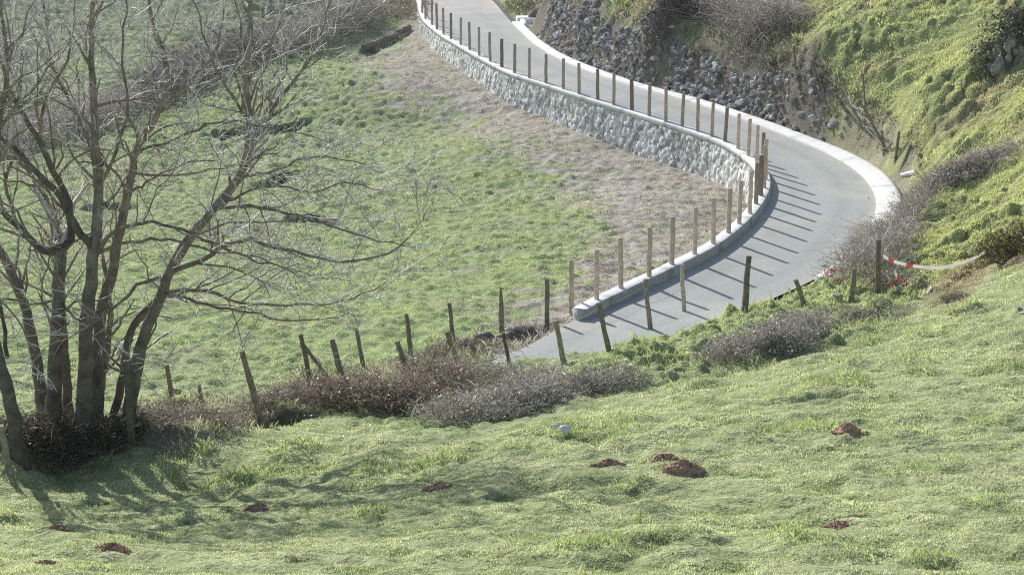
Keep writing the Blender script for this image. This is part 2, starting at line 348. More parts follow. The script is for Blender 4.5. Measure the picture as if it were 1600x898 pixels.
def empty(name, loc, label, cat, group=None):
    o = link(bpy.data.objects.new(name, None)); o.location = tuple(map(float, loc)); o.empty_display_size = .2
    return tag(o, label, cat, group)
class MB:
    def __init__(s): s.V = []; s.F = []; s.C = []; s.n = 0
    def add(s, V, Fq, c=None):
        V = np.asarray(V, float); s.V.append(V); s.F.append(np.asarray(Fq) + s.n); s.n += len(V)
        if c is None: c = (1, 1, 1)
        c = np.asarray(c, float); s.C.append(np.tile(c, (len(V), 1)) if c.ndim == 1 else c)
    def tube(s, pts, rad, n=6, c=None, cap=True, wob=0.):
        pts = np.asarray(pts, float); m = len(pts); rad = np.broadcast_to(np.asarray(rad, float), (m,))
        t = np.gradient(pts, axis=0); t /= np.linalg.norm(t, axis=1)[:, None] + 1e-9
        ref = np.array([0.31, .9, .2]) if abs(t[0, 2]) > .7 else np.array([0.1, .05, 1.])
        a = np.cross(t, ref); a /= np.linalg.norm(a, axis=1)[:, None] + 1e-9; b = np.cross(t, a)
        an = np.arange(n) * 2 * math.pi / n
        r = rad[:, None] * (1 + (wob * (RNG.random((m, n)) - .5) if wob else 0))
        V = pts[:, None] + r[..., None] * (np.cos(an)[None, :, None] * a[:, None] + np.sin(an)[None, :, None] * b[:, None])
        i = np.arange(m - 1)[:, None] * n; j = np.arange(n)[None]; k = (j + 1) % n
        Fq = np.stack([i + j, i + k, i + n + k, i + n + j], -1).reshape(-1, 4)
        V = V.reshape(-1, 3)
        if cap:
            e = pts[-1] + t[-1] * rad[-1] * .15; V = np.vstack([V, pts[0], e]); c0, c1 = m * n, m * n + 1
            Fq = np.vstack([Fq, [[c0, (q + 1) % n, q, c0] for q in range(n)], [[c1, (m - 1) * n + q, (m - 1) * n + (q + 1) % n, c1] for q in range(n)]])
        s.add(V, Fq, c)
    def build(s, name, mat, parent=None, origin=None, smoothf=False, **kw):
        V = np.vstack(s.V); 
        if origin is not None: V = V - np.asarray(origin)
        Fq = np.vstack(s.F); me = bpy.data.meshes.new(name)
        tri = Fq[:, 3] == Fq[:, 0]
        if tri.any():
            fl = [tuple(f[:3]) if t else tuple(f) for f, t in zip(Fq.tolist(), tri)]
            me.from_pydata(V.tolist(), [], fl)
            a = me.color_attributes.new('Col', 'FLOAT_COLOR', 'POINT'); cc = np.ones((len(V), 4), np.float32); cc[:, :3] = np.vstack(s.C); a.data.foreach_set('color', cc.ravel())
            if smoothf: me.polygons.foreach_set('use_smooth', np.ones(len(me.polygons), bool))
        else:
            me = mesh_np(name, V, Fq, 4, np.vstack(s.C), smoothf)
        return obj(name, me, mat, parent, **kw)
ICO_V = None
def ico():
    global ICO_V, ICO_F
    if ICO_V is None:
        import bmesh
        bm = bmesh.new(); bmesh.ops.create_icosphere(bm, subdivisions=2, radius=1); ICO_V = np.array([v.co[:] for v in bm.verts]); ICO_F = np.array([[v.index for v in f.verts] for f in bm.faces]); bm.free()
        ICO_F = np.hstack([ICO_F, ICO_F[:, :1]])
    return ICO_V, ICO_F
def stone(mb, c, size, col, rough=.28):
    V, Fq = ico(); 
    pl = RNG.normal(size=(13, 3)); pl /= np.linalg.norm(pl, axis=1)[:, None]; off = .42 + .45 * RNG.random(13)
    W_ = V.copy()
    for n_, o_ in zip(pl, off):
        q = W_ @ n_; W_ = W_ - np.clip(q - o_, 0, 9)[:, None] * n_[None]
    W_ = W_ * (1 + .07 * (RNG.random((len(V), 1)) - .5))
    a = RNG.random() * 6.28; R = np.array([[math.cos(a), -math.sin(a), 0], [math.sin(a), math.cos(a), 0], [0, 0, 1]])
    mb.add((W_ * np.asarray(size)) @ R.T + np.asarray(c), Fq, np.asarray(col) * (.75 + .5 * RNG.random()))

# ------------------------------------------------------------------ materials
def mat(name, rough=.9, base=None, attr=False, nscale=8., namp=.25, bump=0., bscale=30., trans=0., spec=.2, tint2=None, tscale=1.5, det=6.):
    m = bpy.data.materials.new(name); m.use_nodes = True; nt = m.node_tree; N = nt.nodes; L = nt.links
    b = N['Principled BSDF']; b.inputs['Roughness'].default_value = rough; b.inputs['Specular IOR Level'].default_value = spec
    geo = N.new('ShaderNodeTexCoord')
    if attr: a = N.new('ShaderNodeAttribute'); a.attribute_name = 'Col'; src = a.outputs['Color']
    else: a = N.new('ShaderNodeRGB'); a.outputs[0].default_value = (*base, 1); src = a.outputs[0]
    if attr and base is not None:
        mx = N.new('ShaderNodeMix'); mx.data_type = 'RGBA'; mx.blend_type = 'MULTIPLY'; mx.inputs[0].default_value = 1; L.new(src, mx.inputs[6]); mx.inputs[7].default_value = (*base, 1); src = mx.outputs[2]
    if tint2 is not None:
        n2 = N.new('ShaderNodeTexNoise'); n2.inputs['Scale'].default_value = tscale; n2.inputs['Detail'].default_value = 5; L.new(geo.outputs['Object'], n2.inputs['Vector'])
        r2 = N.new('ShaderNodeMapRange'); r2.inputs[1].default_value = .45; r2.inputs[2].default_value = .65; L.new(n2.outputs[0], r2.inputs[0])
        mx = N.new('ShaderNodeMix'); mx.data_type = 'RGBA'; L.new(r2.outputs[0], mx.inputs[0]); L.new(src, mx.inputs[6]); mx.inputs[7].default_value = (*tint2, 1); src = mx.outputs[2]
    n1 = N.new('ShaderNodeTexNoise'); n1.inputs['Scale'].default_value = nscale; n1.inputs['Detail'].default_value = det; L.new(geo.outputs['Object'], n1.inputs['Vector'])
    mr = N.new('ShaderNodeMapRange'); mr.inputs[1].default_value = .3; mr.inputs[2].default_value = .7; mr.inputs[3].default_value = 1 - namp; mr.inputs[4].default_value = 1 + namp; L.new(n1.outputs[0], mr.inputs[0])
    vm = N.new('ShaderNodeVectorMath'); vm.operation = 'SCALE'; L.new(src, vm.inputs[0]); L.new(mr.outputs[0], vm.inputs['Scale']); src = vm.outputs[0]
    L.new(src, b.inputs['Base Color'])
    if bump:
        nb = N.new('ShaderNodeTexNoise'); nb.inputs['Scale'].default_value = bscale; nb.inputs['Detail'].default_value = 6; L.new(geo.outputs['Object'], nb.inputs['Vector'])
        bp = N.new('ShaderNodeBump'); bp.inputs['Strength'].default_value = 1; bp.inputs['Distance'].default_value = bump; L.new(nb.outputs[0], bp.inputs['Height']); L.new(bp.outputs[0], b.inputs['Normal'])
    if trans:
        t = N.new('ShaderNodeBsdfTranslucent'); L.new(src, t.inputs[0]); ms = N.new('ShaderNodeMixShader'); ms.inputs[0].default_value = trans
        L.new(b.outputs[0], ms.inputs[1]); L.new(t.outputs[0], ms.inputs[2]); L.new(ms.outputs[0], N['Material Output'].inputs[0])
    return m
M = dict(
    ground=mat('ground_turf', .95, attr=True, nscale=22, namp=.38, bump=.04, bscale=22, spec=.1, det=8.),
    grass=mat('grass_blades', .7, attr=True, nscale=1.2, namp=.15, trans=.45, spec=.2),
    asphalt=mat('asphalt', .9, attr=True, base=(.43, .44, .415), nscale=18, namp=.14, bump=.004, bscale=150, spec=.15),
    concrete=mat('concrete', .85, base=(.9, .89, .86), nscale=5, namp=.10, bump=.006, bscale=40),
    oldroad=mat('worn_concrete', .9, attr=True, base=(.50, .48, .46), nscale=4, namp=.15, bump=.01, bscale=20),
    gravel=mat('gravel', .95, attr=True, base=(.46, .43, .39), nscale=22, namp=.3, bump=.03, bscale=25),
    wallstone=mat('wall_stone', .9, attr=True, nscale=14, namp=.2, bump=.02, bscale=30),
    rubble=mat('rubble_stone', .9, attr=True, nscale=9, namp=.3, bump=.02, bscale=25),
    newwood=mat('treated_timber', .8, attr=True, base=(.56, .46, .36), nscale=9, namp=.25, bump=.006, bscale=30),
    oldwood=mat('weathered_timber', .9, attr=True, base=(.27, .24, .19), nscale=12, namp=.35, bump=.012, bscale=30),
    cut=mat('cut_timber_end', .8, base=(.55, .45, .31), nscale=20, namp=.15),
    bark=mat('bark', .85, attr=True, base=(.26, .22, .175), nscale=7, namp=.4, bump=.03, bscale=14),
    twig=mat('twig', .6, attr=True, nscale=3, namp=.2, spec=.5),
    leaf=mat('bramble_leaf', .5, attr=True, nscale=3, namp=.2, trans=.3, spec=.6),
    mole=mat('fresh_soil', .95, base=(.46, .29, .21), nscale=14, namp=.35, bump=.03, bscale=30),
    rock=mat('pale_rock', .9, attr=True, base=(.42, .40, .37), nscale=4, namp=.3, bump=.08, bscale=6),
    white=mat('white_plastic', .5, base=(.8, .8, .78), nscale=3, namp=.05), red=mat('red_plastic', .5, base=(.55, .06, .05), nscale=3, namp=.05),
    wire=mat('galvanised_wire', .5, base=(.42, .42, .42), nscale=3, namp=.1),
    log=mat('grey_log', .9, base=(.22, .19, .155), nscale=6, namp=.3, bump=.02, bscale=15),
    hole=mat('drain_shade', .95, base=(.07, .065, .06), nscale=4, namp=.2),  # near black colour stands for the shade inside the drain opening
)
# ------------------------------------------------------------------ ground
idx = np.arange(NU * NY).reshape(NY, NU)
quad = np.stack([idx[:-1, :-1], idx[:-1, 1:], idx[1:, 1:], idx[1:, :-1]], -1).reshape(-1, 4)
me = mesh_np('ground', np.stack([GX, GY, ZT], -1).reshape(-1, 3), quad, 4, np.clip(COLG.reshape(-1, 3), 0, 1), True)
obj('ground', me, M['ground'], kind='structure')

# ------------------------------------------------------------------ road
def loft(A, B, n=8, za=0., crown=0.):
    A = np.asarray(A); B = np.asarray(B); t = np.linspace(0, 1, n)[None, :, None]
    V = A[:, None] * (1 - t) + B[:, None] * t; V[..., 2] += za; m = len(A)
    ii = np.arange(m * n).reshape(m, n); q = np.stack([ii[:-1, :-1], ii[1:, :-1], ii[1:, 1:], ii[:-1, 1:]], -1).reshape(-1, 4)
    return V.reshape(-1, 3), q
def pair(A, B, n):
    """match points of two lines: project evenly, monotone nearest"""
    A = np.asarray(A); B = np.asarray(B); sa = np.linspace(0, len(A) - 1, n)
    a = np.stack([np.interp(sa, np.arange(len(A)), A[:, k]) for k in range(3)], 1)
    _, sp, _ = polydist(a[:, 0], a[:, 1], B[:, :2]); sp = np.maximum.accumulate(sp); sp[0] = 0; sp[-1] = len(B) - 1
    sp = smooth(sp, 30)
    b = np.stack([np.interp(sp, np.arange(len(B)), B[:, k]) for k in range(3)], 1); return a, b
rin = IN3.copy(); rin[:, 2] = roadz(rin[:, 1])
a, b = pair(rin, OUT3, 420)
apx = np.array([proj(*p) for p in a]); isplit = int(np.argmax(apx[:, 1] > 22)); jend = int(np.argmax((apx[:, 1] > 520)))
def strip(name, i0, i1, m_, za):
    nc = 41; V, q = loft(a[i0:i1], b[i0:i1], nc, za); V[:, 2] = roadz(V[:, 1]) + za
    t = np.tile(np.linspace(0, 1, nc), i1 - i0); x, y = V[:, 0], V[:, 1]; L_ = np.repeat(np.arange(i0, i1), nc) * .2
    v = .90 + .20 * fbm(x, y, 2.5, 4, 101) + .12 * (fbm(t * 9, L_ * .12, 1., 3, 102) - .5) - .07 * np.exp(-((t - .27) / .07) ** 2) - .07 * np.exp(-((t - .72) / .07) ** 2)
    cc = v[:, None] * np.array([1., 1., 1.]); dust = sst(fbm(x, y, 1.1, 4, 103), .58, .72) * .45 + .5 * sst(t + (fbm(x, y, .7, 3, 104) - .5) * .25, .86, 1.) + .4 * sst(1 - t + (fbm(x, y, .7, 3, 105) - .5) * .2, .9, 1.)
    dust = np.clip(dust, 0, .8)[:, None]; cc = cc * (1 - dust) + dust * np.array([1.30, 1.20, 1.06])
    me = mesh_np(name, V, q, 4, cc, True); return obj(name, me, m_, kind='structure')
strip('road', isplit, jend + 14, M['asphalt'], 0.004)
strip('old_road', 0, isplit + 3, M['oldroad'], 0.0)
strip('track', jend - 2, len(a), M['gravel'], -.004)
# concrete gutter / outer kerb: raised 6 cm
ga, gb = OUT3.copy(), GOUT.copy(); i0 = int(np.argmax(np.array([proj(*p)[1] for p in OUT3]) > 36)); 
gl = int(len(OUT3) - 1 - np.argmax((np.array([proj(*p)[0] for p in OUT3]) > 1262)[::-1]))
ga, gb = ga[i0:gl], gb[i0:gl]
prof = [(0, -.15), (0, .05), (.03, .065), (.85, .10), (1.0, .10), (1.0, -.15)]
V = np.stack([np.c_[ga[:, :2] * (1 - t) + gb[:, :2] * t, roadz(ga[:, 1]) + h] for t, h in prof], 1); m_, n_ = V.shape[:2]
ii = np.arange(m_ * n_).reshape(m_, n_); q = np.stack([ii[:-1, :-1], ii[1:, :-1], ii[1:, 1:], ii[:-1, 1:]], -1).reshape(-1, 4)
q = np.vstack([q, [[ii[0, 0], ii[0, 1], ii[0, 4], ii[0, 5]], [ii[-1, 5], ii[-1, 4], ii[-1, 1], ii[-1, 0]]]])
obj('gutter_kerb', mesh_np('gutter_kerb', V.reshape(-1, 3), q, 4, np.repeat(np.where(np.arange(m_) % 16 == 5, .6, .86 + .14 * np.repeat(RNG.random(m_ // 16 + 2), 16)[10:10 + m_]), 6)[:, None] * np.ones(3)), mat('gutter_concrete', .85, attr=True, base=(.92, .91, .88), nscale=6, namp=.10, bump=.006, bscale=40, tint2=(.80, .78, .72), tscale=2.), label='wide white concrete gutter kerb round the outer edge of the bend', cat='kerb')
# drain inlet box at far end of the gutter
c = DC.copy(); c[2] = roadz(c[1]); dr = empty('drain_inlet', c, 'square concrete drain inlet with dark opening at the upper end of the kerb', 'drain')
mb = MB(); tdir = ga[0] - ga[4]; tdir[2] = 0; tdir /= np.linalg.norm(tdir); ndir = np.array([-tdir[1], tdir[0], 0]); 
if ndir @ (gb[0] - ga[0]) < 0: ndir = -ndir
def obox(mb, c, ax, ay, hx, hy, z0, z1, col_=None):
    V = [];
    for z in (z0, z1):
        for sx, sy in ((-1, -1), (1, -1), (1, 1), (-1, 1)): V.append(np.asarray(c) + ax * hx * sx + ay * hy * sy + np.array([0, 0, z]))
    mb.add(V, [[0, 3, 2, 1], [4, 5, 6, 7], [0, 1, 5, 4], [1, 2, 6, 5], [2, 3, 7, 6], [3, 0, 4, 7]], col_)
o0 = c * 0
for cx_, cy_, hx, hy in ((0, -.52, 1.25, .10), (0, .52, 1.25, .10), (1.15, 0, .10, .42), (-1.15, 0, .10, .42)):
    obox(mb, tdir * cx_ + ndir * cy_, tdir, ndir, hx, hy, -.5, .17 + (.004 if hx > 1 else 0))
obox(mb, tdir * 1.75, tdir, ndir, .5, .75, -.4, .19)
mb.build('rim', M['concrete'], dr)
mb = MB(); obox(mb, tdir * 0, tdir, ndir, 1.05, .42, -.6, -.12); mb.build('opening', M['hole'], dr)

# ------------------------------------------------------------------ retaining wall with coping
wall_root = empty('retaining_wall', K3[len(K3) // 3], 'pale stone faced retaining wall with concrete coping carrying the row of posts', 'wall'); wo = np.array(wall_root.location)
ks_ = -side(K3) * RS                                    # toward the valley
hw = .17
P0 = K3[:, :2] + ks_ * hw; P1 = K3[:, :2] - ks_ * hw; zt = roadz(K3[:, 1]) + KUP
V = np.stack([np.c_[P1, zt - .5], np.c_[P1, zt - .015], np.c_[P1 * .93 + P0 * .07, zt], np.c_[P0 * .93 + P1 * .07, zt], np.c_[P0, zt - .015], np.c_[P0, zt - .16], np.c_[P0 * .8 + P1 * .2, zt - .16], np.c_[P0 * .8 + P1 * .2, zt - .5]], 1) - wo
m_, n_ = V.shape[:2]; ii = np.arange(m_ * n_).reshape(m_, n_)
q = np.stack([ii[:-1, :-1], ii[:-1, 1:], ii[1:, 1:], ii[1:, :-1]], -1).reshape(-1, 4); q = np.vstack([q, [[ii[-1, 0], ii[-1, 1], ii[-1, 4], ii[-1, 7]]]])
obj('coping', mesh_np('coping', V.reshape(-1, 3), q, 4, np.tile([(.42,.43,.42),(.5,.5,.49),(1,1,1),(1,1,1),(.9,.9,.88),(.8,.8,.78),(.7,.7,.7),(.7,.7,.7)], (m_, 1)) * np.repeat(np.where(np.arange(m_) % 12 == 5, .62, .88 + .14 * np.repeat(RNG.random(m_ // 12 + 2), 12)[6:6 + m_]), 8)[:, None]), mat('cast_concrete', .85, attr=True, base=(.92, .91, .88), nscale=5, namp=.12, bump=.006, bscale=40), wall_root)  # road-side face coloured darker than the top, its shade set in the colours
fine = resample(K3[:int(_imax) + 26], .05); fs = -side(fine) * RS; fh = np.interp(np.linspace(0, 1, len(fine)), np.linspace(0, 1, int(_imax) + 26), WH[:int(_imax) + 26])
nv = 34; tv = np.linspace(0, 1, nv); S = (np.arange(len(fine)) * .05)[:, None] * np.ones(nv)
fh2 = fh + .55; Hh = tv[None] * fh2[:, None]
d1, d2, cid = worley(S * 1.1 + .5 * Hh + .5 * fbm(S, Hh, .4, 3, 3), Hh * .9 + .5 * fbm(S, Hh, .3, 3, 7), .24, 5)
bul = sst(d2 - d1, .0, .2) * (.01 + .055 * cid) + .03 * fbm(S, Hh, .12, 2, 9)
off = .06 + bul + Hh * .12
Vx = fine[:, None, 0] + fs[:, None, 0] * off + fs[:, None, 0] * .06; Vy = fine[:, None, 1] + fs[:, None, 1] * (off + .06); Vz = (roadz(fine[:, 1]) + KUP - .165)[:, None] - Hh
sc = np.where((d2 - d1) < .10, np.where(fbm(S, Hh, .3, 2, 44) > .5, .30, .7), .58 + .4 * cid) * (.85 + .3 * fbm(S, Hh, .15, 2, 13)); cc = sc[..., None] * np.array([1.03, 1.02, .96]) + 0
cc = np.where(((cid > .35) & (cid < .55) & (d2 - d1 > .10))[..., None], cc * .5, cc)
V = np.stack([Vx, Vy, Vz], -1).reshape(-1, 3) - wo; ii = np.arange(len(V)).reshape(len(fine), nv); q = np.stack([ii[:-1, :-1], ii[:-1, 1:], ii[1:, 1:], ii[1:, :-1]], -1).reshape(-1, 4)
obj('stone_face', mesh_np('stone_face', V, q, 4, np.clip(cc.reshape(-1, 3), 0, 1)), M['wallstone'], wall_root)

# ------------------------------------------------------------------ posts
ORD = ['first', 'second', 'third', 'fourth', 'fifth', 'sixth', 'seventh', 'eighth', 'ninth', 'tenth', 'eleventh', 'twelfth', 'thirteenth', 'fourteenth', 'fifteenth', 'sixteenth', 'seventeenth', 'eighteenth', 'nineteenth', 'twentieth']
def ordn(i): return ORD[i] if i < 20 else 'twenty-' + ORD[i - 20]
NEWP = [(660,20,-22),(665,30,-10),(675,39,-2),(683,46,7),(693,54,14),(705,61,22),(720,70,29),(734,78,36),(749,87,44),(766,96,52),(784,105,62),(804,114,70),(827,122,77),(853,130,86),(880,139,93),
        (905,147,100),(934,155,109),(959,164,116),(987,172,124),(1014,181,131),(1040,190,139),(1066,197,145),(1090,205,154),(1112,213,162),(1133,221,169),(1153,232,179),(1169,243,187),(1182,254,197),
        (1192,267,208),(1196,280,219),(1194,293,228),(1188,305,243),(1181,318,255),(1171,333,269),(1155,349,283),(1138,363,295),(1114,380,310),(1085,396,324),(1050,412,339),(1014,431,355),(970,449,372),(932,467,390)]
THICK = {10, 18, 31}
DARK = {3, 5, 10, 16, 18, 24, 28, 31, 32}
nl = len(NEWP)
def wood_post(name, base, top, r, m_, label, group, sides=10, wob=.12, tone=1., taper=.92, capm=True, cat='post', point=False):
    base = np.array(base, float); top = np.array(top, float); o = empty(name, base, label, cat, group)
    dv = top - base; L = np.linalg.norm(dv); pts = [base - dv / L * .35]
    for t in np.linspace(0, 1, 6): pts.append(base + dv * t + (RNG.random(3) - .5) * r * .22 * np.array([1, 1, 0]))
    rr = np.array([r] + [r * (1 - (1 - taper) * t) for t in np.linspace(0, 1, 6)])
    if point: rr[-1] *= .45; rr[-2] *= .85
    mb = MB(); tn = tone * (.85 + .3 * RNG.random()); mb.tube(pts, rr, sides, np.array([1, 1, 1]) * tn, wob=wob)
    mb.build('shaft', m_, o, origin=base, smoothf=False)
    if capm:
        mb = MB(); u = dv / L; e = pts[-1] + u * .004; mb.tube([e, e + u * .008], [rr[-1] * .9, rr[-1] * .86], sides, (1, 1, 1)); mb.build('end_grain', M['cut'], o, origin=base)
    return o
for i, (x, yb, yt) in enumerate(NEWP):
    p = road_hit(x, yb, KUP)
    if i < 28:
        lab = 'slim round timber post on the kerb, %s from the far upper end of the row' % ordn(i)
    else:
        lab = 'round timber post on the kerb, %s from the near lower end of the kerb' % ordn(nl - 1 - i)
    if i in THICK: lab = {10: 'thick dark timber post on the kerb near its far end, just left of the drain view', 18: 'thick dark timber post on the straight upper kerb halfway along the stone wall', 31: 'thick dark timber post standing right at the tip of the bend'}[i]
    if i == 10: lab = 'thick dark timber post on the upper kerb, eleventh from the far end'
    d = p[1] * CT - p[2] * ST; h = (yb - yt) * d / F / CT * .985
    lean = (RNG.random(2) - .5) * .05
    wood_post('timber_post', (p[0], p[1], p[2]), (p[0] + lean[0], p[1] + lean[1], p[2] + h), .074 if i in THICK else .058 + .007 * RNG.random(), M['newwood'], lab, 'new timber posts along the kerb', tone=.5 if i in THICK else (.62 if i in DARK else (.85 if i < 24 else 1.15)))

OLD = [ # base x,y  top x,y  width px  label  tone  newwood
 (207,697,197,563,13,'dark old post standing directly in front of the big tree',.6),
 (410,662,378,548,12,'tall leaning grey post alone at the edge of the near grass',1.),
 (16,740,2,665,13,'reddish brown stake at the far left edge of the picture',1.2),
 (270,632,261,570,9,'short old stake in the meadow just right of the tree trunks',.8),
 (316,640,311,600,7,'smallest weathered stump of a stake half hidden in dry grass',1.1),
 (485,598,470,522,9,'old stake propped by a diagonal brace',.8),
 (536,594,518,530,11,'thick leaning stake at the left end of the reddish brambles',1.),
 (568,577,557,512,8,'slim leaning stake right of the propped stake behind the reddish brambles',.85),
 (634,574,620,533,10,'short leaning stake rising out of the reddish brambles',.9),
 (642,554,635,490,8,'slim upright stake in the meadow behind the short leaning one',.85),
 (708,532,702,473,8,'dark slightly bent stake at the left end of the cut bank',.8),
 (722,584,698,518,10,'leaning brown stake rising from the right end of the reddish brambles',.85),
 (784,518,782,449,9,'pointed grey stake standing on the lip of the cut bank',1.1),
 (798,581,786,520,7,'thin dark stake leaning over the pale track end',.5),
 (855,509,855,435,9,'flat topped grey stake on the bank left of the kerb end',.85),
 (893,490,893,407,10,'new brown post just off the kerb end, standing in soil',0),
 (881,569,868,501,10,'leaning grey stake at the road edge, lowest on the near side',1.1),
 (951,548,935,473,10,'leaning dark stake in front of the kerb end',.9),
 (1017,522,1008,436,9,'straight grey stake third along the near side of the road',1.1),
 (1069,494,1065,412,8,'pale peeling stake beside the round grass tuft at the road edge',1.7),
 (1163,490,1170,400,11,'tallest dark stake on the near side of the road',.8),
 (1258,480,1243,437,9,'short stake leaning left, on the bank below the bend',.9),
 (1330,472,1336,420,10,'weathered stake among pale twigs left of the tape post',.9),
 (1371,460,1373,374,10,'upright stake holding the red and white tape',.8),
 (1374,412,1382,379,7,'pale short stick leaning against the tape stake',1.5)]
BASE = {}
for i, (bx, by, tx, ty, w, lab, tone) in enumerate(OLD):
    p = hit(bx, by); d = p[1] * CT - p[2] * ST; q = P(tx, ty, d * 1.0); h = np.linalg.norm(q - p)
    q = np.array([q[0], p[1] + (RNG.random() - .5) * .12, q[2]])
    # keep the projected top in place by re-solving height for that distance
    dd = q[1]; v = (449 - ty) / F; q = P(tx, ty, dd / (CT + v * ST)); BASE[i] = (p, q, d)
    wood_post('timber_post' if i == 15 else 'fence_stake', p, q, w * .5 * d / F * .92, M['newwood' if tone == 0 else 'oldwood'], lab, 'new timber posts along the kerb' if tone == 0 else 'old stakes of the field fences', sides=7, wob=.3, tone=tone or 1., taper=.85, capm=(tone == 0), cat='post' if tone == 0 else 'stake', point=(i == 12))
# diagonal brace
p = hit(514, 592); q = BASE[5][1] * .8 + BASE[5][0] * .2
wood_post('fence_brace', p, q, .035, M['oldwood'], 'diagonal brace leaning on the old stake left of the reddish brambles', None, sides=6, wob=.3, tone=.9, capm=False, cat='brace')
# broken fence stakes on the outer bank
BRK = [(1243,115,1240,72,4,'thin upright stake at the upper end of the broken fence'),(1277,133,1269,94,5,'second stake of the broken fence above the rubble bank'),(1325,182,1299,138,6,'dark toppled stake leaning left above the outer kerb'),
       (1346,196,1304,123,5,'longest pale toppled pole leaning left in the broken fence'),(1352,166,1348,115,3,'thinnest upright rod in the broken fence'),(1385,236,1348,165,5,'long toppled stake in the lower tangle of the broken fence'),
       (1381,242,1378,204,5,'short pale upright stake in the lower tangle of the broken fence'),(1399,252,1405,206,5,'dark stake leaning right in the lower broken fence'),(1412,256,1423,226,5,'lowest short stake of the broken fence leaning right')]
BR = []
for bx, by, tx, ty, w, lab in BRK:
    p = hit(bx, by); v = (449 - ty) / F; dd = p[1] + (RNG.random() - .5) * .3; q = P(tx, ty, dd / (CT + v * ST)); d = p[1] * CT; BR.append((p, q))
    wood_post('fence_stake', p, q, w * .5 * d / F, M['oldwood'], lab, 'stakes of the broken fence', sides=6, wob=.3, tone=1.2 if 'pale' in lab else .8, capm=False, cat='stake')
mb = MB()
def wire(mb, a_, b_, sag, r=.006, n=10, jit=.0):
    a_, b_ = np.array(a_), np.array(b_); t = np.linspace(0, 1, n); pts = a_[None] * (1 - t[:, None]) + b_[None] * t[:, None]; pts[:, 2] -= sag * 4 * t * (1 - t)
    if jit: pts += (RNG.random(pts.shape) - .5) * jit
    mb.tube(pts, r, 4, (1, 1, 1), cap=False)
def at_(pq, f): return pq[0] * (1 - f) + pq[1] * f
for k in range(4):
    for i, j in ((2, 3), (3, 5), (5, 6), (6, 7)): wire(mb, at_(BR[i], .2 + .22 * k), at_(BR[j], .15 + .22 * k), .12, .009, 8, .12)
mb.build('wire_netting', M['wire'], label='tangled wire netting sagging between the toppled stakes above the bend', cat='netting')
mb = MB(); seq = [16, 17, 18, 19]
for f in (.55, .9):
    for i, j in zip(seq[:-1], seq[1:]): wire(mb, at_(BASE[i], f), at_(BASE[j], f), .06, .0035)
mb.build('fence_wire', M['wire'], label='thin wire strands strung between the leaning stakes by the road', cat='wire')
mb = MB(); wire(mb, P(0, 722, 26.0), P(155, 706, 26.2), .02, .007); wire(mb, P(155, 706, 26.2), at_(BASE[0], .06), .03, .006); wire(mb, at_(BASE[0], .06), P(262, 700, 26.6), .02, .005); 
mb.build('fence_wire', M['wire'], label='pale loose wire lying low across the foot of the big tree', cat='wire')
# ------------------------------------------------------------------ barrier tape
tp = empty('barrier_tape', BASE[23][0], 'sagging red and white barrier tape strung from the stake to the gorse', 'tape'); to = np.array(tp.location)
A0 = at_(BASE[23], .72) + np.array([.06, -.05, 0]); dA = A0[1] * CT - A0[2] * ST
tpx = [(1380, 400), (1395, 408), (1415, 413), (1440, 417), (1470, 418), (1500, 411), (1525, 402), (1540, 393)]
tps_ = resample([P(x, y, dA + (i * .2)) for i, (x, y) in enumerate(tpx)], .045)
TM = mat('tape_plastic', .5, attr=True, nscale=3, namp=.05, trans=.3)
def ribbon(L_, hw_, per, parent_name, label, og):
    n = len(L_); V = []; Q = []; cs = []
    for i in range(n - 1):
        a_, b_ = L_[i] - og, L_[i + 1] - og; u0 = np.array([0, .4 * hw_ * math.sin(i * .5), hw_]); u1 = np.array([0, .4 * hw_ * math.sin((i + 1) * .5), hw_])
        V += [a_ - u0, b_ - u1, b_ + u1, a_ + u0]; Q.append([4 * i, 4 * i + 1, 4 * i + 2, 4 * i + 3]); cs += [(.8, .78, .75) if ((i // per) % 3 != 1 or per == 4 and i > n * .35) else (.6, .07, .06)] * 4
    return V, Q, cs
V, Q, cs = ribbon(tps_, .035, 4, '', '', to); obj('barrier_tape', mesh_np('barrier_tape', V, Q, 4, cs), TM, label='sagging red and white barrier tape strung from the stake to the gorse', cat='tape').location = tuple(to)
COL.objects.unlink(tp); bpy.data.objects.remove(tp)
to = hit(1410, 445)
l2 = resample([P(x, y, dA - .1) for x, y in [(1384, 428), (1390, 436), (1396, 446), (1402, 452), (1408, 440), (1402, 430), (1396, 424)]] + [P(1410, 450, dA - .15), P(1414, 458, dA - .2), P(1420, 464, dA - .3)], .05)
V, Q, cs = ribbon(l2, .028, 3, '', '', to); obj('barrier_tape', mesh_np('barrier_tape', V, Q, 4, cs), TM, label='crumpled loop of red and white tape hanging below the tape stake', cat='tape').location = tuple(to)
mb = MB()
for k in range(3):
    c0 = P(1300 + 9 * k, 428 + 5 * k, 38.5); pts = resample([c0 + np.array([(RNG.random() - .5) * .35, (RNG.random() - .5) * .2, (RNG.random() - .5) * .3]) for _ in range(5)], .06)
    for i in range(len(pts) - 1):
        u = np.array([.01, 0, .03]); mb.add([pts[i] - u, pts[i + 1] - u, pts[i + 1] + u, pts[i] + u], [[0, 1, 2, 3]], (1, 1, 1) if (i // 2) % 2 else (1, .35, .33))
mb.build('barrier_tape', mat('tape_scrap', .5, attr=True, base=(.75, .72, .7)), label='scraps of faded tape snagged on twigs at the end of the gutter kerb', cat='tape')

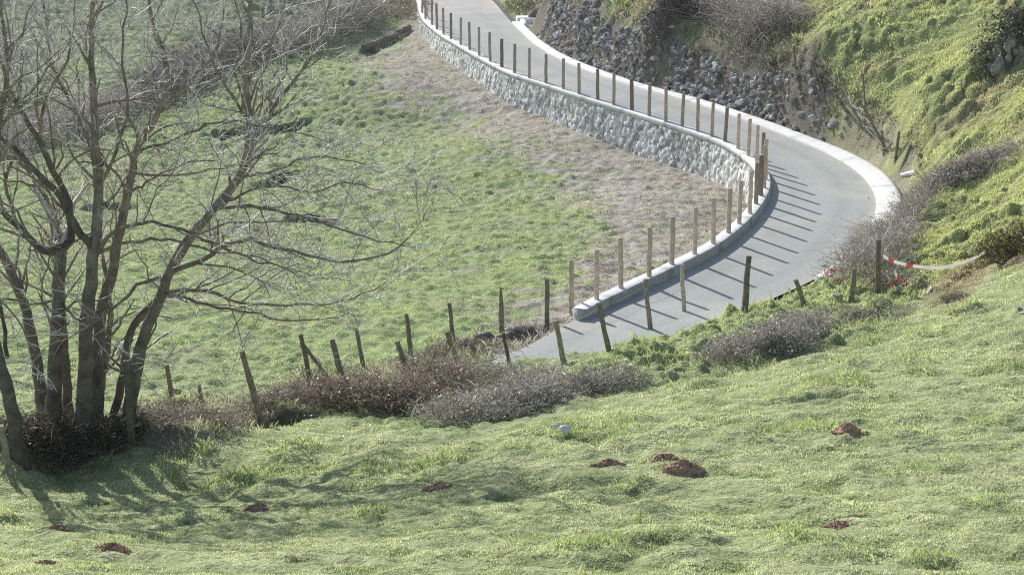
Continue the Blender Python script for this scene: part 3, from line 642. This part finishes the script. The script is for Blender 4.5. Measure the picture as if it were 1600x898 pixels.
# ------------------------------------------------------------------ rubble dry stone bank
mb = MB(); go = GOUT
_r = [i for i in range(_jmax) if 845 < proj(*GOUT[i])[0] < 1180]; _i0, _i1 = _r[0], _r[-1]
for i in range(len(go)):
    px_, py_ = proj(*go[i])
    if i >= _jmax or px_ < 838 or px_ > 1300: continue
    hb = BH[i] * float(np.interp(px_, [838, 870, 1150, 1240, 1300], [.45, .7, .95, .75, .35])); nrm = OS[i]
    dens = 19 if px_ < 1200 else 9
    for k in range(dens):
        t = RNG.random() ** .9; along = (RNG.random() - .5) * .3; tt = np.array([-nrm[1], nrm[0]])
        cut = np.interp(px_, [838, 960, 1040, 1110, 1170, 1300], [1.0, 1.0, 1.05, .8, .75, .6])
        if t > cut + (vn(np.array([px_ / 40.]), np.array([0.]))[0] - .5) * .3: continue
        xy = go[i, :2] + nrm * (.08 + t * .85) + tt * along; z = max(zat(*xy), roadz(xy[1]) + t * hb * 1.0)
        if fbm(np.array([xy[0]]), np.array([xy[1]]), .8, 2, 97)[0] > .69: continue
        s = .07 + .15 * RNG.random() ** 2; cz = np.array([.31, .295, .28]) * (1.7 if RNG.random() < .2 else .5 + .8 * RNG.random())
        stone(mb, (xy[0], xy[1], z - .05), (s * (1 + .5 * RNG.random()), s, s * (.6 + .4 * RNG.random())), cz)
mb.tube([np.array([*(go[i, :2] + OS[i] * .5), roadz(go[i, 1]) + .1]) for i in range(_i0, _i1)], .22, 5, (.1, .09, .08)); mb.build('rubble_bank', M['rubble'], label='dark dry rubble stone bank along the uphill side of the road', cat='stone bank')
# stones spilled at kerb foot
# ------------------------------------------------------------------ molehills, rocks, logs
def mound(px, py, r, h, label, pale=False):
    c = hit(px, py); n = 28; rings = 11; V = [[0, 0, h]]; 
    for k in range(1, rings + 1):
        t = k / rings
        for j in range(n):
            a_ = j * 2 * math.pi / n; rr = r * t * (1 + .25 * math.sin(2 * a_ + px) + .3 * (RNG.random() - .5)); x, y = c[0] + rr * math.cos(a_), c[1] + rr * .75 * math.sin(a_)
            V.append([x - c[0], y - c[1], zat(x, y) - c[2] + h * max(0, (1 - t ** 1.6)) + (RNG.random() - .5) * .035 - (.03 if k == rings else 0)])
    Fq = [[0, 1 + j, 1 + (j + 1) % n, 0] for j in range(n)]
    for k in range(rings - 1):
        for j in range(n): Fq.append([1 + k * n + j, 1 + (k + 1) * n + j, 1 + (k + 1) * n + (j + 1) % n, 1 + k * n + (j + 1) % n])
    mb = MB(); mb.add(V, Fq)
    for _ in range(26):
        a_ = RNG.random() * 6.28; rr = r * (.3 + .9 * RNG.random()); x, y = rr * math.cos(a_), rr * .75 * math.sin(a_); z = zat(c[0] + x, c[1] + y) - c[2] + h * max(0, 1 - (rr / r) ** 1.6)
        s = .012 + .022 * RNG.random(); stone(mb, (x, y, z), (s, s, s * .8), (1, 1, 1))
    o = mb.build('molehill', M['mole'], label=label, cat='molehill', group='molehills on the near pasture'); o.location = tuple(c); return o
for a_ in [(1068,738,.27,.16,'largest red brown molehill at the middle right of the near pasture'),(1038,718,.16,.07,'low dark molehill just above and left of the largest one'),(950,727,.18,.08,'small dark molehill left of the pair with the largest one'),
           (1325,674,.22,.10,'brown molehill farthest right on the near pasture'),(682,762,.20,.05,'flat brown molehill in the middle of the pasture left of centre'),(400,796,.18,.06,'flattened brown molehill below the grass tufts right of the tree shadows'),
           (178,858,.15,.06,'reddish molehill low in the bottom left of the pasture'),(75,882,.11,.04,'tiny molehill nearest the bottom left corner'),(96,826,.12,.03,'thin scrape of soil just below the tree shadows'),(1305,822,.16,.04,'flat brown molehill at the lower right of the pasture')]:
    mound(*a_)
def rock(px, py, s, label, m_='rock', name='rock', group=None, flat=.6):
    c = hit(px, py); mb = MB(); stone(mb, (0, 0, s * flat * .4 + .05), (s, s * .8, s * flat), (1, 1, 1)); o = mb.build(name, M[m_], label=label, cat='rock', group=group); o.location = tuple(c)
rock(863, 675, .09, 'white rock beside the lower edge of the grey brambles, left of two', 'white'); rock(884, 678, .10, 'white rock beside the lower edge of the grey brambles, right of two', 'white')
rock(1592, 490, .1, 'pale rock at the right edge of the near pasture'); rock(1290, 425, .18, 'pale rock lying by the end of the gutter kerb'); rock(1308, 470, .14, 'white rock in the grass right of the short leaning stake'); rock(1405, 458, .12, 'white lump in the grass under the crumpled tape')
rock(1050, 50, .16, 'pale boulder in the dry grass above the rubble bank')
# outcrop at right
c = hit(1575, 112); mb = MB()
for k in range(60):
    h_ = RNG.random(); q = c + np.array([(RNG.random() - .5) * 1.1 * (1.2 - h_) + .35 * h_, (RNG.random() - .2) * .5 + .3 * h_, h_ * .95]); stone(mb, q, (.12 + .16 * RNG.random(), .14, .16 + .2 * RNG.random()), np.ones(3) * (.5 + .7 * RNG.random()))
mb.build('rock_outcrop', M['rock'], label='grey rock outcrop under a dark bush at the upper right edge', cat='rock outcrop')
def log(pa, pb, r, label, m_='log', name='log', tone=1):
    a_, b_ = hit(*pa), hit(*pb); a_[2] += r * .7; b_[2] += r * .7; mb = MB(); t = np.linspace(0, 1, 7)[:, None]; mb.tube(a_ * (1 - t) + b_ * t + (RNG.random((7, 3)) - .5) * r * .3, [r] * 7, 8, (tone,) * 3, wob=.2)
    mb.build(name, M[m_], label=label, cat='log' if name == 'log' else 'stick')
log((568, 80), (620, 60), .16, 'long grey log lying at the top edge of the bare soil'); log((622, 55), (640, 46), .14, 'short grey log end to end with the long one')
log((572, 38), (586, 22), .07, 'pale broken stick in rough grass above the logs', 'white', 'stick'); log((598, 8), (612, -2), .08, 'pale stick at the top edge above the logs', 'white', 'stick'); 
log((1409, 277), (1430, 273), .06, 'white stick on the bank above the bend', 'white', 'stick'); log((812, 532), (822, 532), .03, 'small loose board lying on the track end', 'log', 'stick')
log((1448, 462), (1456, 450), .025, 'short white stick in the grass right of the crumpled tape', 'white', 'stick')

# ------------------------------------------------------------------ bramble thickets and bushes
def bramble(name, line, w, h, n, cols, label, leafn=0, leafc=None, r=.006, group='bramble thickets', cat='bramble', arch=1.0, lean=0., leafs=.03, dense=1.):
    r = r * .7; cols = [tuple(np.array(c_) * (1.02, .98, .93)) for c_ in cols]; h = h * (.8 if h < 1.2 else 1.0); n = int(n * .85)
    """line of pixels on the ground; stems arch out of a mound of width w and height h"""
    pts = np.array([hit(a_, b_) for a_, b_ in line]); pts = resample(pts, .3) if len(pts) > 1 else pts
    root = empty(name, pts[len(pts) // 2], label, cat, group); ro = np.array(root.location); mb = MB(); tips = []
    m = len(pts)
    for k in range(n):
        c = pts[RNG.integers(m)]; a_ = RNG.random() * 6.28; rr = math.sqrt(RNG.random()) * w; x, y = c[0] + rr * math.cos(a_), c[1] + rr * math.sin(a_) * .8
        prof = math.sqrt(max(.05, 1 - (rr / w) ** 2)); z = zat(x, y); hh = h * prof * (.35 + .45 * RNG.random() + .7 * float(vn(np.array([x / .45]), np.array([y / .45]), 77)[0]))
        z0 = z + hh * .55 * RNG.random() * dense
        az = RNG.random() * 6.28; L = (.25 + .55 * RNG.random()) * arch * max(.35, h)
        t = np.linspace(0, 1, 5); up = (hh - (z0 - z)) 
        q = np.stack([x + L * t * math.cos(az), y + L * t * math.sin(az), z0 + up * (1.6 * t - 1.0 * t * t) * 1.1], 1); q += (RNG.random(q.shape) - .5) * .15 * np.linspace(.3, 1, 5)[:, None]
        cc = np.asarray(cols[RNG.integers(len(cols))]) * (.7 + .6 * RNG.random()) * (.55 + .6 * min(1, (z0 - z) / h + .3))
        if k % 28 == 0: q = q[0] + (q - q[0]) * (1.5 + .9 * RNG.random()); cc = cc * 1.3
        mb.tube(q, np.linspace(r, r * .5, 5), 3, cc, cap=False); tips.append(q)
    if m > 2: mb.tube([(p_[0] + (RNG.random() - .5) * .2, p_[1] + (RNG.random() - .5) * .2, zat(p_[0], p_[1]) + .04) for p_ in pts], .014, 4, np.asarray(cols[0]) * .6, cap=False)
    mb.build('stems', M['twig'], root, origin=ro)
    if leafn:
        T = np.array(tips)[:, 1:].reshape(-1, 3); I = RNG.integers(len(T), size=leafn); c = T[I] + (RNG.random((leafn, 3)) - .5) * .12 - ro
        a_ = RNG.normal(size=(leafn, 3)); a_ /= np.linalg.norm(a_, axis=1)[:, None]; b_ = RNG.normal(size=(leafn, 3)); b_ = np.cross(a_, b_); b_ /= np.linalg.norm(b_, axis=1)[:, None]
        s = leafs * (.5 + .8 * RNG.random((leafn, 1))); V = np.stack([c - a_ * s, c - b_ * s * .55, c + a_ * s, c + b_ * s * .55], 1).reshape(-1, 3)
        lc = np.asarray(leafc)[RNG.integers(len(leafc), size=leafn)] * (.6 + .8 * RNG.random((leafn, 1)))
        obj('leaves', mesh_np('leaves', V, np.arange(leafn * 4).reshape(-1, 4), 4, np.repeat(lc, 4, 0)), M['leaf'], root)
    return root
gr = [(.50, .46, .42), (.68, .64, .60), (.34, .30, .27), (.56, .52, .48)]; rd = [(.36, .26, .21), (.26, .19, .15), (.44, .36, .29), (.20, .15, .12)]
lg = [(.38, .36, .29), (.24, .27, .15), (.45, .43, .36)]; lr = [(.34, .20, .14), (.24, .17, .11), (.44, .37, .26), (.22, .25, .12)]
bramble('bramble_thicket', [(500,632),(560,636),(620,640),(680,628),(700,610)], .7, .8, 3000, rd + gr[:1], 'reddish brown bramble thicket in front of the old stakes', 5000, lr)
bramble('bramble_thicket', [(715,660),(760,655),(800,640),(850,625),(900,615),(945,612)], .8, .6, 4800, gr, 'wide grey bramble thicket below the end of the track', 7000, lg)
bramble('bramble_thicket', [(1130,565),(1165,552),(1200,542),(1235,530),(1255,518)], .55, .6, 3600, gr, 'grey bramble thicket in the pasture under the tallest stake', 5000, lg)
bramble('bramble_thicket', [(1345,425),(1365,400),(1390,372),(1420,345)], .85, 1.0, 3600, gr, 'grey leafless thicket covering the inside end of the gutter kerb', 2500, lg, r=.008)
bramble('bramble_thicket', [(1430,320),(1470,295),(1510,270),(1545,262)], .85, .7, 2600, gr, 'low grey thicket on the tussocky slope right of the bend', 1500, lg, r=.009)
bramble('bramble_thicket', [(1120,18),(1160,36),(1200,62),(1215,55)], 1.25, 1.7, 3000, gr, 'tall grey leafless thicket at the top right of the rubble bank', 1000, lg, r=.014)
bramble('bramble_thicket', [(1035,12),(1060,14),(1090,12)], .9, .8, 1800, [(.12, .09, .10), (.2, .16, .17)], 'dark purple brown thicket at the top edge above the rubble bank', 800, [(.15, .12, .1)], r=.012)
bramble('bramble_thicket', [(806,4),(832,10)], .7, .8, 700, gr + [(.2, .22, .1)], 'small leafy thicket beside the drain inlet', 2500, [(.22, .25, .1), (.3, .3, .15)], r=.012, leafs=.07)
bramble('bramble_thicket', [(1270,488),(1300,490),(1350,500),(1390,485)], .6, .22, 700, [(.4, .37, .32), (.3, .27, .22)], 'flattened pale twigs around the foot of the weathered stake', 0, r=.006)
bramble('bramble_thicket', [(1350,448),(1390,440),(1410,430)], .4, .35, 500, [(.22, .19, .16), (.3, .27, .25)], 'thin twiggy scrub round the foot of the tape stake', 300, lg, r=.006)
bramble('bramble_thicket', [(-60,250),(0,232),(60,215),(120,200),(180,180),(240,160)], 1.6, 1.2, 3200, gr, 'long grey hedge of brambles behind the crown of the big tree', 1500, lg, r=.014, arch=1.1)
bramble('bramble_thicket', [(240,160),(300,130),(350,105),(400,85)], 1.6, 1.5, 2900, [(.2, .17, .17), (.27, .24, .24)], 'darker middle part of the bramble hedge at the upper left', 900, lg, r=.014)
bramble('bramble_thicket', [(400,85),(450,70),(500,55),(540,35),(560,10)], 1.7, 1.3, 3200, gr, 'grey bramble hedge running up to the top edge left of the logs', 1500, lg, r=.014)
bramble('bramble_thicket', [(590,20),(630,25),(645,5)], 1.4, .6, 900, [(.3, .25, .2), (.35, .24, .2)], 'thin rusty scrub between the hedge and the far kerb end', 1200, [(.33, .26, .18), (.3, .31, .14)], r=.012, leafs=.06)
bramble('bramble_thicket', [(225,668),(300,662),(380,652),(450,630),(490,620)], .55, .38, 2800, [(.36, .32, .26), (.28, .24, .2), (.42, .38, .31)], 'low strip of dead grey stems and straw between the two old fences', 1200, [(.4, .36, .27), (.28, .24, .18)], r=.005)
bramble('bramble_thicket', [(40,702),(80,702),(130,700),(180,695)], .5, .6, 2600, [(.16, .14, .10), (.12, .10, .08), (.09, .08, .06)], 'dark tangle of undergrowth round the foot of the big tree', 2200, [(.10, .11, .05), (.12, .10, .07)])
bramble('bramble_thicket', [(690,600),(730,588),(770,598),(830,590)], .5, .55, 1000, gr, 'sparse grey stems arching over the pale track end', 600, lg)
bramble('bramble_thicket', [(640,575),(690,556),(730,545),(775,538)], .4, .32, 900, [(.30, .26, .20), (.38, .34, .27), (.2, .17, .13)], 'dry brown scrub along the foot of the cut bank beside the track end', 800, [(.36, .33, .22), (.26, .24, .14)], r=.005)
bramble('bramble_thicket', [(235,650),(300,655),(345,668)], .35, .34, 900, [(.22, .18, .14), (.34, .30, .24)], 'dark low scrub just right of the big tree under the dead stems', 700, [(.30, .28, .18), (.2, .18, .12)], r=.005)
bramble('gorse_bush', [(1560,395),(1585,392),(1610,390)], .55, .75, 1300, [(.09, .10, .04), (.12, .10, .07)], 'dark gorse bush with yellow flowers near the right edge', 6000, [(.07, .10, .03), (.11, .14, .04), (.08, .09, .05), (.55, .45, .04)], group=None, cat='bush', leafs=.028)
bramble('dark_bush', [(1592,75),(1615,72)], .7, 1.3, 900, [(.1, .09, .07)], 'dark evergreen bush on top of the rock outcrop', 5000, [(.04, .055, .03), (.06, .07, .04), (.1, .11, .06)], group=None, cat='bush', leafs=.05)
bramble('grey_bush', [(1545,95),(1552,108)], .45, .7, 700, [(.2, .2, .12), (.15, .14, .1)], 'grey green bush just left of the rock outcrop', 2500, [(.15, .18, .08), (.22, .23, .13)], group=None, cat='bush', leafs=.045)

# ------------------------------------------------------------------ trees
def grow_tree(name, base, label, stems, limbs, depth, seed, twig_len=1.5, den=1.0):
    """stems / limbs : (pixels [(x,y,depth offset)], base radius, tip radius)"""
    global RNG
    RNG = np.random.default_rng(seed)
    root = empty(name, base, label, 'tree'); ro = np.array(root.location)
    def line(pp): return resample([P(x, y, depth + z) for x, y, z in pp], .18)
    mains = []
    for pp, r0, r1 in stems:
        q = line(pp); n = len(q); t = np.linspace(0, 1, n); rr = r0 * (1 - t) + r1 * t; rr = rr * (1 + .3 * np.exp(-t * n * .18 / .3) * (r0 > .06))
        q[1:] += (RNG.random((n - 1, 3)) - .5) * .03
        mb = MB(); cz_ = np.clip(.5 + (q[:, 2] - q[0, 2]) * .16, .5, 1.15); mb.tube(q, rr, 10, (1, 1, 1), wob=.22); mb.C = [np.r_[np.repeat(cz_, 10), .5, 1.][:, None] * np.ones(3)]; mb.build('trunk', M['bark'], root, origin=ro, smoothf=True); mains.append((q, rr, .5 if r0 > .09 else .3))  # bark darkens towards the foot, shade of the backlit trunks put in colour
    bl = MB()
    for pp, r0, r1 in limbs:
        q = line(pp); n = len(q); t = np.linspace(0, 1, n); q[1:] += (RNG.random((n - 1, 3)) - .5) * .05; rr = r0 * (1 - t) + r1 * t
        bl.tube(q, rr, 7, (1.05, 1.02, 1.0), wob=.15); mains.append((q, rr, .12))
    tw = MB(); tips = []
    def branch(p0, dir_, L, r, lvl):
        n = max(4, int(L / .16)); q = [p0]; d = dir_.copy()
        bend = np.array([RNG.normal() * .1, RNG.normal() * .1, .06 + RNG.normal() * .08])
        for _ in range(n):
            d = d + bend * .35 + RNG.normal(size=3) * .22; d /= np.linalg.norm(d); q.append(q[-1] + d * L / n)
        q = np.array(q); rr = np.linspace(r, max(.0042, r * .4), n + 1)
        tone = (.56, .52, .48) if RNG.random() > .25 else (.9, .88, .85)
        if lvl == 1: bl.tube(q, rr, 5, (1.1, 1.08, 1.05))
        else: tw.tube(q, rr, 3, np.array(tone) * (.55 + .7 * RNG.random()), cap=False)
        if lvl < 4 and L > .22:
            k = int(max(2, L / (.30 if lvl < 3 else .24)) * (.8 + .5 * RNG.random()) * den)
            for _ in range(k):
                i = RNG.integers(max(1, n // 5), n); t = q[min(i + 1, n)] - q[i - 1]; t /= np.linalg.norm(t) + 1e-9
                s = RNG.normal(size=3); s -= t * (s @ t); s /= np.linalg.norm(s); an = .45 + .55 * RNG.random(); nd = t * math.cos(an) + s * math.sin(an); nd[1] *= .7; nd[2] += .12; nd /= np.linalg.norm(nd)
                branch(q[i], nd, L * (.32 + .28 * RNG.random()), max(.0052, rr[i] * (.5 + .2 * RNG.random())), lvl + 1)
    for q, rr, f0 in mains:
        L = len(q) * .18; py_ = np.mean(proj(q[:, 0], q[:, 1], q[:, 2])[1]); k = int(L / .42 * den * (2.3 if py_ < 240 else 1.0))
        for _ in range(k):
            f = f0 + (1 - f0) * RNG.random(); i = min(len(q) - 2, int(f * len(q))); t = q[i + 1] - q[i]; t /= np.linalg.norm(t) + 1e-9
            s = RNG.normal(size=3); s -= t * (s @ t); s /= np.linalg.norm(s); an = .5 + .5 * RNG.random(); nd = t * math.cos(an) + s * math.sin(an); nd[1] *= .75; nd[2] += .25; nd /= np.linalg.norm(nd)
            branch(q[i], nd, twig_len * (.4 + .6 * RNG.random()) * (1.1 - .45 * f), min(.024, rr[i] * .5), 1 if rr[i] > .022 else 2)
        t = q[-1] - q[-2]; t /= np.linalg.norm(t)
        for _ in range(2): branch(q[-1], t, twig_len * .7, rr[-1] * .8, 2)
    bl.build('branches', M['bark'], root, origin=ro); tw.build('twigs', M['twig'], root, origin=ro)
    return root
TB = hit(115, 695); D0 = TB[1] * CT - TB[2] * ST
stems = [
 ([(82,720,0),(84,620,0),(88,520,0),(92,440,0),(96,388,0)], .132, .08),
 ([(96,388,0),(70,392,.1),(33,357,.3),(0,327,.4),(-40,270,.5)], .062, .035),
 ([(96,388,0),(110,374,0),(107,317,0),(84,270,-.2),(60,220,-.3),(20,150,-.4),(0,90,-.4)], .060, .022),
 ([(125,720,-.2),(132,600,-.2),(136,500,-.2),(146,400,-.2),(152,350,-.2),(155,290,-.2),(150,230,-.2),(147,160,-.2),(142,80,-.2),(148,-30,-.2)], .130, .026),
 ([(148,395,-.2),(118,352,-.4),(95,310,-.5),(50,262,-.6),(20,230,-.6),(-20,200,-.7)], .058, .028),
 ([(152,720,.3),(152,600,.3),(158,490,.3),(174,437,.3),(182,384,.3),(197,317,.3),(208,262,.3),(212,232,.4),(247,177,.4),(262,110,.5),(238,30,.5),(230,-40,.5)], .108, .020),
 ([(190,720,0),(205,625,0),(222,540,0),(250,464,0),(284,390,0),(334,327,0),(378,267,0),(390,200,0),(384,120,0),(392,30,0),(394,-50,0)], .105, .028),
 ([(165,690,.3),(190,600,.3),(200,530,.3),(215,500,.3),(245,470,.2)], .065, .055),
 ([(75,700,.5),(62,600,.5),(45,500,.5),(20,430,.6),(0,394,.7),(-50,330,.8)], .095, .050),
 ([(110,700,.7),(104,600,.8),(98,500,.9),(82,350,1.),(60,290,1.),(20,240,1.1)], .085, .03),
 ([(138,700,.8),(165,560,.9),(172,470,.9),(160,400,1.)], .07, .03)]
limbs = [
 ([(250,432,0),(217,444,-.2),(180,476,-.4),(155,500,-.5),(140,512,-.5)], .030, .016),
 ([(262,428,0),(300,412,-.3),(327,398,-.5),(381,374,-.8),(418,384,-1.),(470,397,-1.2),(530,410,-1.4),(590,402,-1.6),(640,372,-1.8)], .040, .010),
 ([(250,455,0),(321,454,.3),(378,474,.6),(450,476,.9),(510,474,1.1),(555,464,1.3),(598,444,1.5)], .032, .008),
 ([(252,452,0),(300,468,-.3),(345,482,-.5),(400,490,-.8),(450,500,-1.),(520,497,-1.2),(548,488,-1.3)], .026, .007),
 ([(380,262,0),(405,205,.3),(440,150,.5),(475,105,.8),(500,55,1.),(515,0,1.2)], .042, .014),
 ([(370,275,0),(430,268,.4),(480,245,.8),(540,250,1.2),(590,262,1.4)], .026, .007),
 ([(330,330,0),(390,322,-.4),(450,335,-.8),(520,352,-1.),(580,372,-1.2),(650,385,-1.4)], .028, .007),
 ([(300,370,0),(350,350,.5),(410,345,.9),(470,340,1.3),(520,320,1.6)], .024, .007),
 ([(335,320,0),(420,290,-.5),(480,300,-.9),(550,285,-1.2),(600,300,-1.4)], .022, .006),
 ([(150,400,-.2),(165,372,-.3),(200,352,-.5),(250,348,-.8),(300,365,-1.),(380,400,-1.2),(440,418,-1.4)], .036, .009),
 ([(155,395,-.2),(200,378,-.6),(260,375,-1.),(330,390,-1.3),(400,402,-1.5),(470,430,-1.8)], .028, .008),
 ([(95,470,0),(60,475,-.3),(20,470,-.5),(-30,468,-.6)], .022, .012),
 ([(88,520,0),(70,480,.2),(68,440,.3),(80,400,.4)], .02, .012),
 ([(100,480,0),(130,505,-.4),(160,535,-.6)], .020, .010),
 ([(211,236,.3),(250,225,0),(300,205,-.3),(350,190,-.6),(420,200,-.8),(500,215,-1.)], .026, .007),
 ([(205,270,.3),(250,275,.6),(330,265,.9),(400,255,1.1)], .024, .008),
 ([(205,300,.3),(240,280,-.2),(290,255,-.4),(340,250,-.5)], .022, .008),
 ([(150,240,-.2),(120,180,0),(85,110,.2),(70,30,.3),(65,-30,.3)], .034, .012),
 ([(152,300,-.2),(180,240,-.5),(200,170,-.7),(190,90,-.9),(200,0,-1.)], .032, .011),
 ([(60,225,-.3),(75,150,-.4),(110,80,-.5),(115,0,-.5)], .03, .01),
 ([(247,177,.4),(300,130,.6),(340,70,.8),(350,0,1.)], .026, .009),
 ([(388,190,0),(350,130,-.3),(320,60,-.5),(300,-10,-.6)], .026, .009),
 ([(386,130,0),(420,80,.2),(440,20,.4),(455,-30,.5)], .024, .009),
 ([(30,355,.3),(10,290,.1),(25,220,0),(15,140,0),(20,60,0)], .03, .01)]
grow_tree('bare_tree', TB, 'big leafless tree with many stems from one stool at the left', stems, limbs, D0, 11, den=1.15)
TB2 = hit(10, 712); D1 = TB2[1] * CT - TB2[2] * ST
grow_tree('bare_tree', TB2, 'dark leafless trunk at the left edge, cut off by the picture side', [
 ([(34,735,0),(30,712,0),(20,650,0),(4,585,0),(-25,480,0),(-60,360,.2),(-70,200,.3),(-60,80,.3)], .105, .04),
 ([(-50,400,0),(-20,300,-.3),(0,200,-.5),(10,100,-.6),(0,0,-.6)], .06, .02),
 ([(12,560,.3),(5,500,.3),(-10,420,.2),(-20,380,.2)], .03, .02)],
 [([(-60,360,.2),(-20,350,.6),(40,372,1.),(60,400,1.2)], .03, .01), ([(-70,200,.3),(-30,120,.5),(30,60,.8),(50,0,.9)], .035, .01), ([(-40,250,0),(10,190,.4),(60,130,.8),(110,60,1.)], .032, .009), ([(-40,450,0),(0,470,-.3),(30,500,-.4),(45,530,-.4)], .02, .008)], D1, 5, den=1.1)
# ------------------------------------------------------------------ grass: blades standing on the ground
def blades(name, n, u0, u1, y0, y1, hgt, wid, weight, label, tint=(1, 1, 1), clump=.5, jit=.25):
    rng = np.random.default_rng(hash(name) % 1000 if False else len(name) * 31 + int(y0))
    u = rng.uniform(u0, u1, n); y = np.exp(rng.uniform(math.log(y0), math.log(y1), n)); x = u * y / CT
    inr = inpoly(x, y, ROADPOLY)
    w = zlook(x, y, weight); cl = fbm(x, y, .45, 3, 51); keep = (rng.random(n) < w * (1 - clump + clump * 2 * sst(cl, .35, .65))) & ~inr
    d, _, _ = polydist(x[keep], y[keep], K3[::3, :2]); kk = d > .32; x = x[keep][kk]; y = y[keep][kk]; cl = cl[keep][kk]; n = len(x)
    z = zlook(x, y, ZT); c = clook(x, y); scale = (y / 25.) ** .75
    H = hgt * scale * (.5 + rng.random(n)) * (.6 + .9 * sst(cl, .4, .7)); Wd = wid * scale * (.6 + .8 * rng.random(n)); az = rng.random(n) * 2 * np.pi; le = rng.random(n) * .8
    la = rng.random(n) * 2 * np.pi
    bx, by = np.cos(az) * Wd, np.sin(az) * Wd; tx, ty = np.cos(la) * le * H, np.sin(la) * le * H
    V = np.empty((n, 4, 3)); V[:, 0] = np.stack([x - bx, y - by, z - .01], 1); V[:, 1] = np.stack([x + bx, y + by, z - .01], 1)
    V[:, 2] = np.stack([x + bx * .6 + tx * .5, y + by * .6 + ty * .5, z + H * .6], 1); V[:, 3] = np.stack([x + tx, y + ty, z + H * (1 - .25 * le)], 1)
    Fq = np.arange(n * 4).reshape(-1, 4)
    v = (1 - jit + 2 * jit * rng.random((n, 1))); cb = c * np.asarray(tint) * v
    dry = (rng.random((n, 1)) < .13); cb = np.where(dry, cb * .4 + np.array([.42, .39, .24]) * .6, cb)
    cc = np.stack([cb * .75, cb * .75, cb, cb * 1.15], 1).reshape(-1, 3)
    return obj(name, mesh_np(name, V.reshape(-1, 3), Fq, 4, np.clip(cc, 0, .95)), M['grass'], label=label, cat='grass', kind='stuff')
ul_, uh_ = -.36, .36
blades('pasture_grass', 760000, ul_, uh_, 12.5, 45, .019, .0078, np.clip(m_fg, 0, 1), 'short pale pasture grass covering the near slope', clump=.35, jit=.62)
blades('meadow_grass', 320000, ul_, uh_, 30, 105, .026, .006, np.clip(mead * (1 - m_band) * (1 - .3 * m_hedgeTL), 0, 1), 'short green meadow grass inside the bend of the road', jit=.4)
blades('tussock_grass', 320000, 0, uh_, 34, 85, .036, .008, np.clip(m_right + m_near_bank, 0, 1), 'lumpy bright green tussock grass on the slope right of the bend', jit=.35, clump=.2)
blades('tuft_grass', 160000, ul_, uh_, 14, 45, .085, .006, np.clip(m_lump, 0, 1), 'taller darker tufts of grass scattered over the near slope', tint=(.72, .78, .62), clump=.2)
blades('dry_bank_grass', 300000, .0, .24, 46, 105, .085, .010, np.clip(m_bank * np.where(PX > 1190, sst(dGO, .2, .9), np.maximum(sst(dGO, .9, 1.5), sst(fbm(GX, GY, .8, 2, 97), .62, .69) * sst(dGO, .15, .4))), 0, 1), 'dry olive grass on top of the rubble bank')
blades('dead_grass', 70000, -.36, .08, 25, 45, .10, .006, np.clip(m_band, 0, 1), 'straw coloured dead grass between the two old fences')
blades('soil_weeds', 130000, -.12, .2, 38, 105, .018, .010, np.clip(m_soil, 0, 1) * .9, 'thin weeds and straw scattered over the bare soil', tint=(1.1, 1.05, .95), clump=.9)

# ------------------------------------------------------------------ added thin scatter volume, imitates the veil of the lens
hm = bpy.data.materials.new('veil_volume'); hm.use_nodes = True; hn = hm.node_tree; hn.nodes.remove(hn.nodes['Principled BSDF'])
vs = hn.nodes.new('ShaderNodeVolumeScatter'); vs.inputs['Color'].default_value = (1, .985, .95, 1); vs.inputs['Density'].default_value = .0003; vs.inputs['Anisotropy'].default_value = .25
hn.links.new(vs.outputs[0], hn.nodes['Material Output'].inputs['Volume'])
mb = MB(); obox(mb, np.array([0, 110., 0]), np.array([1., 0, 0]), np.array([0, 1., 0]), 130, 150, -60, 6); mb.build('veil_box', hm, kind='structure')
# ------------------------------------------------------------------ light, world, camera
k = 1.95; el = math.radians(27.5); hv = np.array([-1.0, k]) / math.hypot(1, k)       # towards the sun
az = math.atan2(hv[0], hv[1])                                                     # clockwise-from-north angle
sd = np.array([hv[0] * math.cos(el), hv[1] * math.cos(el), math.sin(el)])
from mathutils import Vector
su = bpy.data.lights.new('sun', 'SUN'); su.energy = 5.0; su.angle = math.radians(.5); su.color = (1.0, .975, .93)
so = link(bpy.data.objects.new('sun', su)); so.rotation_euler = Vector((-sd).tolist()).to_track_quat('-Z', 'Y').to_euler(); so.location = (0, 0, 50)
wd = bpy.data.worlds.new('World'); bpy.context.scene.world = wd; wd.use_nodes = True; nt = wd.node_tree
sk = nt.nodes.new('ShaderNodeTexSky'); sk.sky_type = 'NISHITA'; sk.sun_disc = False; sk.sun_elevation = el; sk.sun_rotation = az
sk.air_density = 1.0; sk.dust_density = 1.0; sk.ozone_density = 1.0
nt.links.new(sk.outputs[0], nt.nodes['Background'].inputs[0]); nt.nodes['Background'].inputs[1].default_value = .14
cam = bpy.data.cameras.new('camera'); cam.sensor_width = 36; cam.lens = F / 1600 * 36; cam.clip_end = 1000
co = link(bpy.data.objects.new('camera', cam)); co.rotation_euler = (math.radians(90) - TH, 0, 0); bpy.context.scene.camera = co
sc = bpy.context.scene; sc.cycles.use_denoising = False; sc.cycles.filter_width = 1.1; sc.view_settings.view_transform = 'Standard'; sc.view_settings.look = 'None'; sc.view_settings.exposure = 0
print('OBJS', len(sc.objects), 'RS', RS)
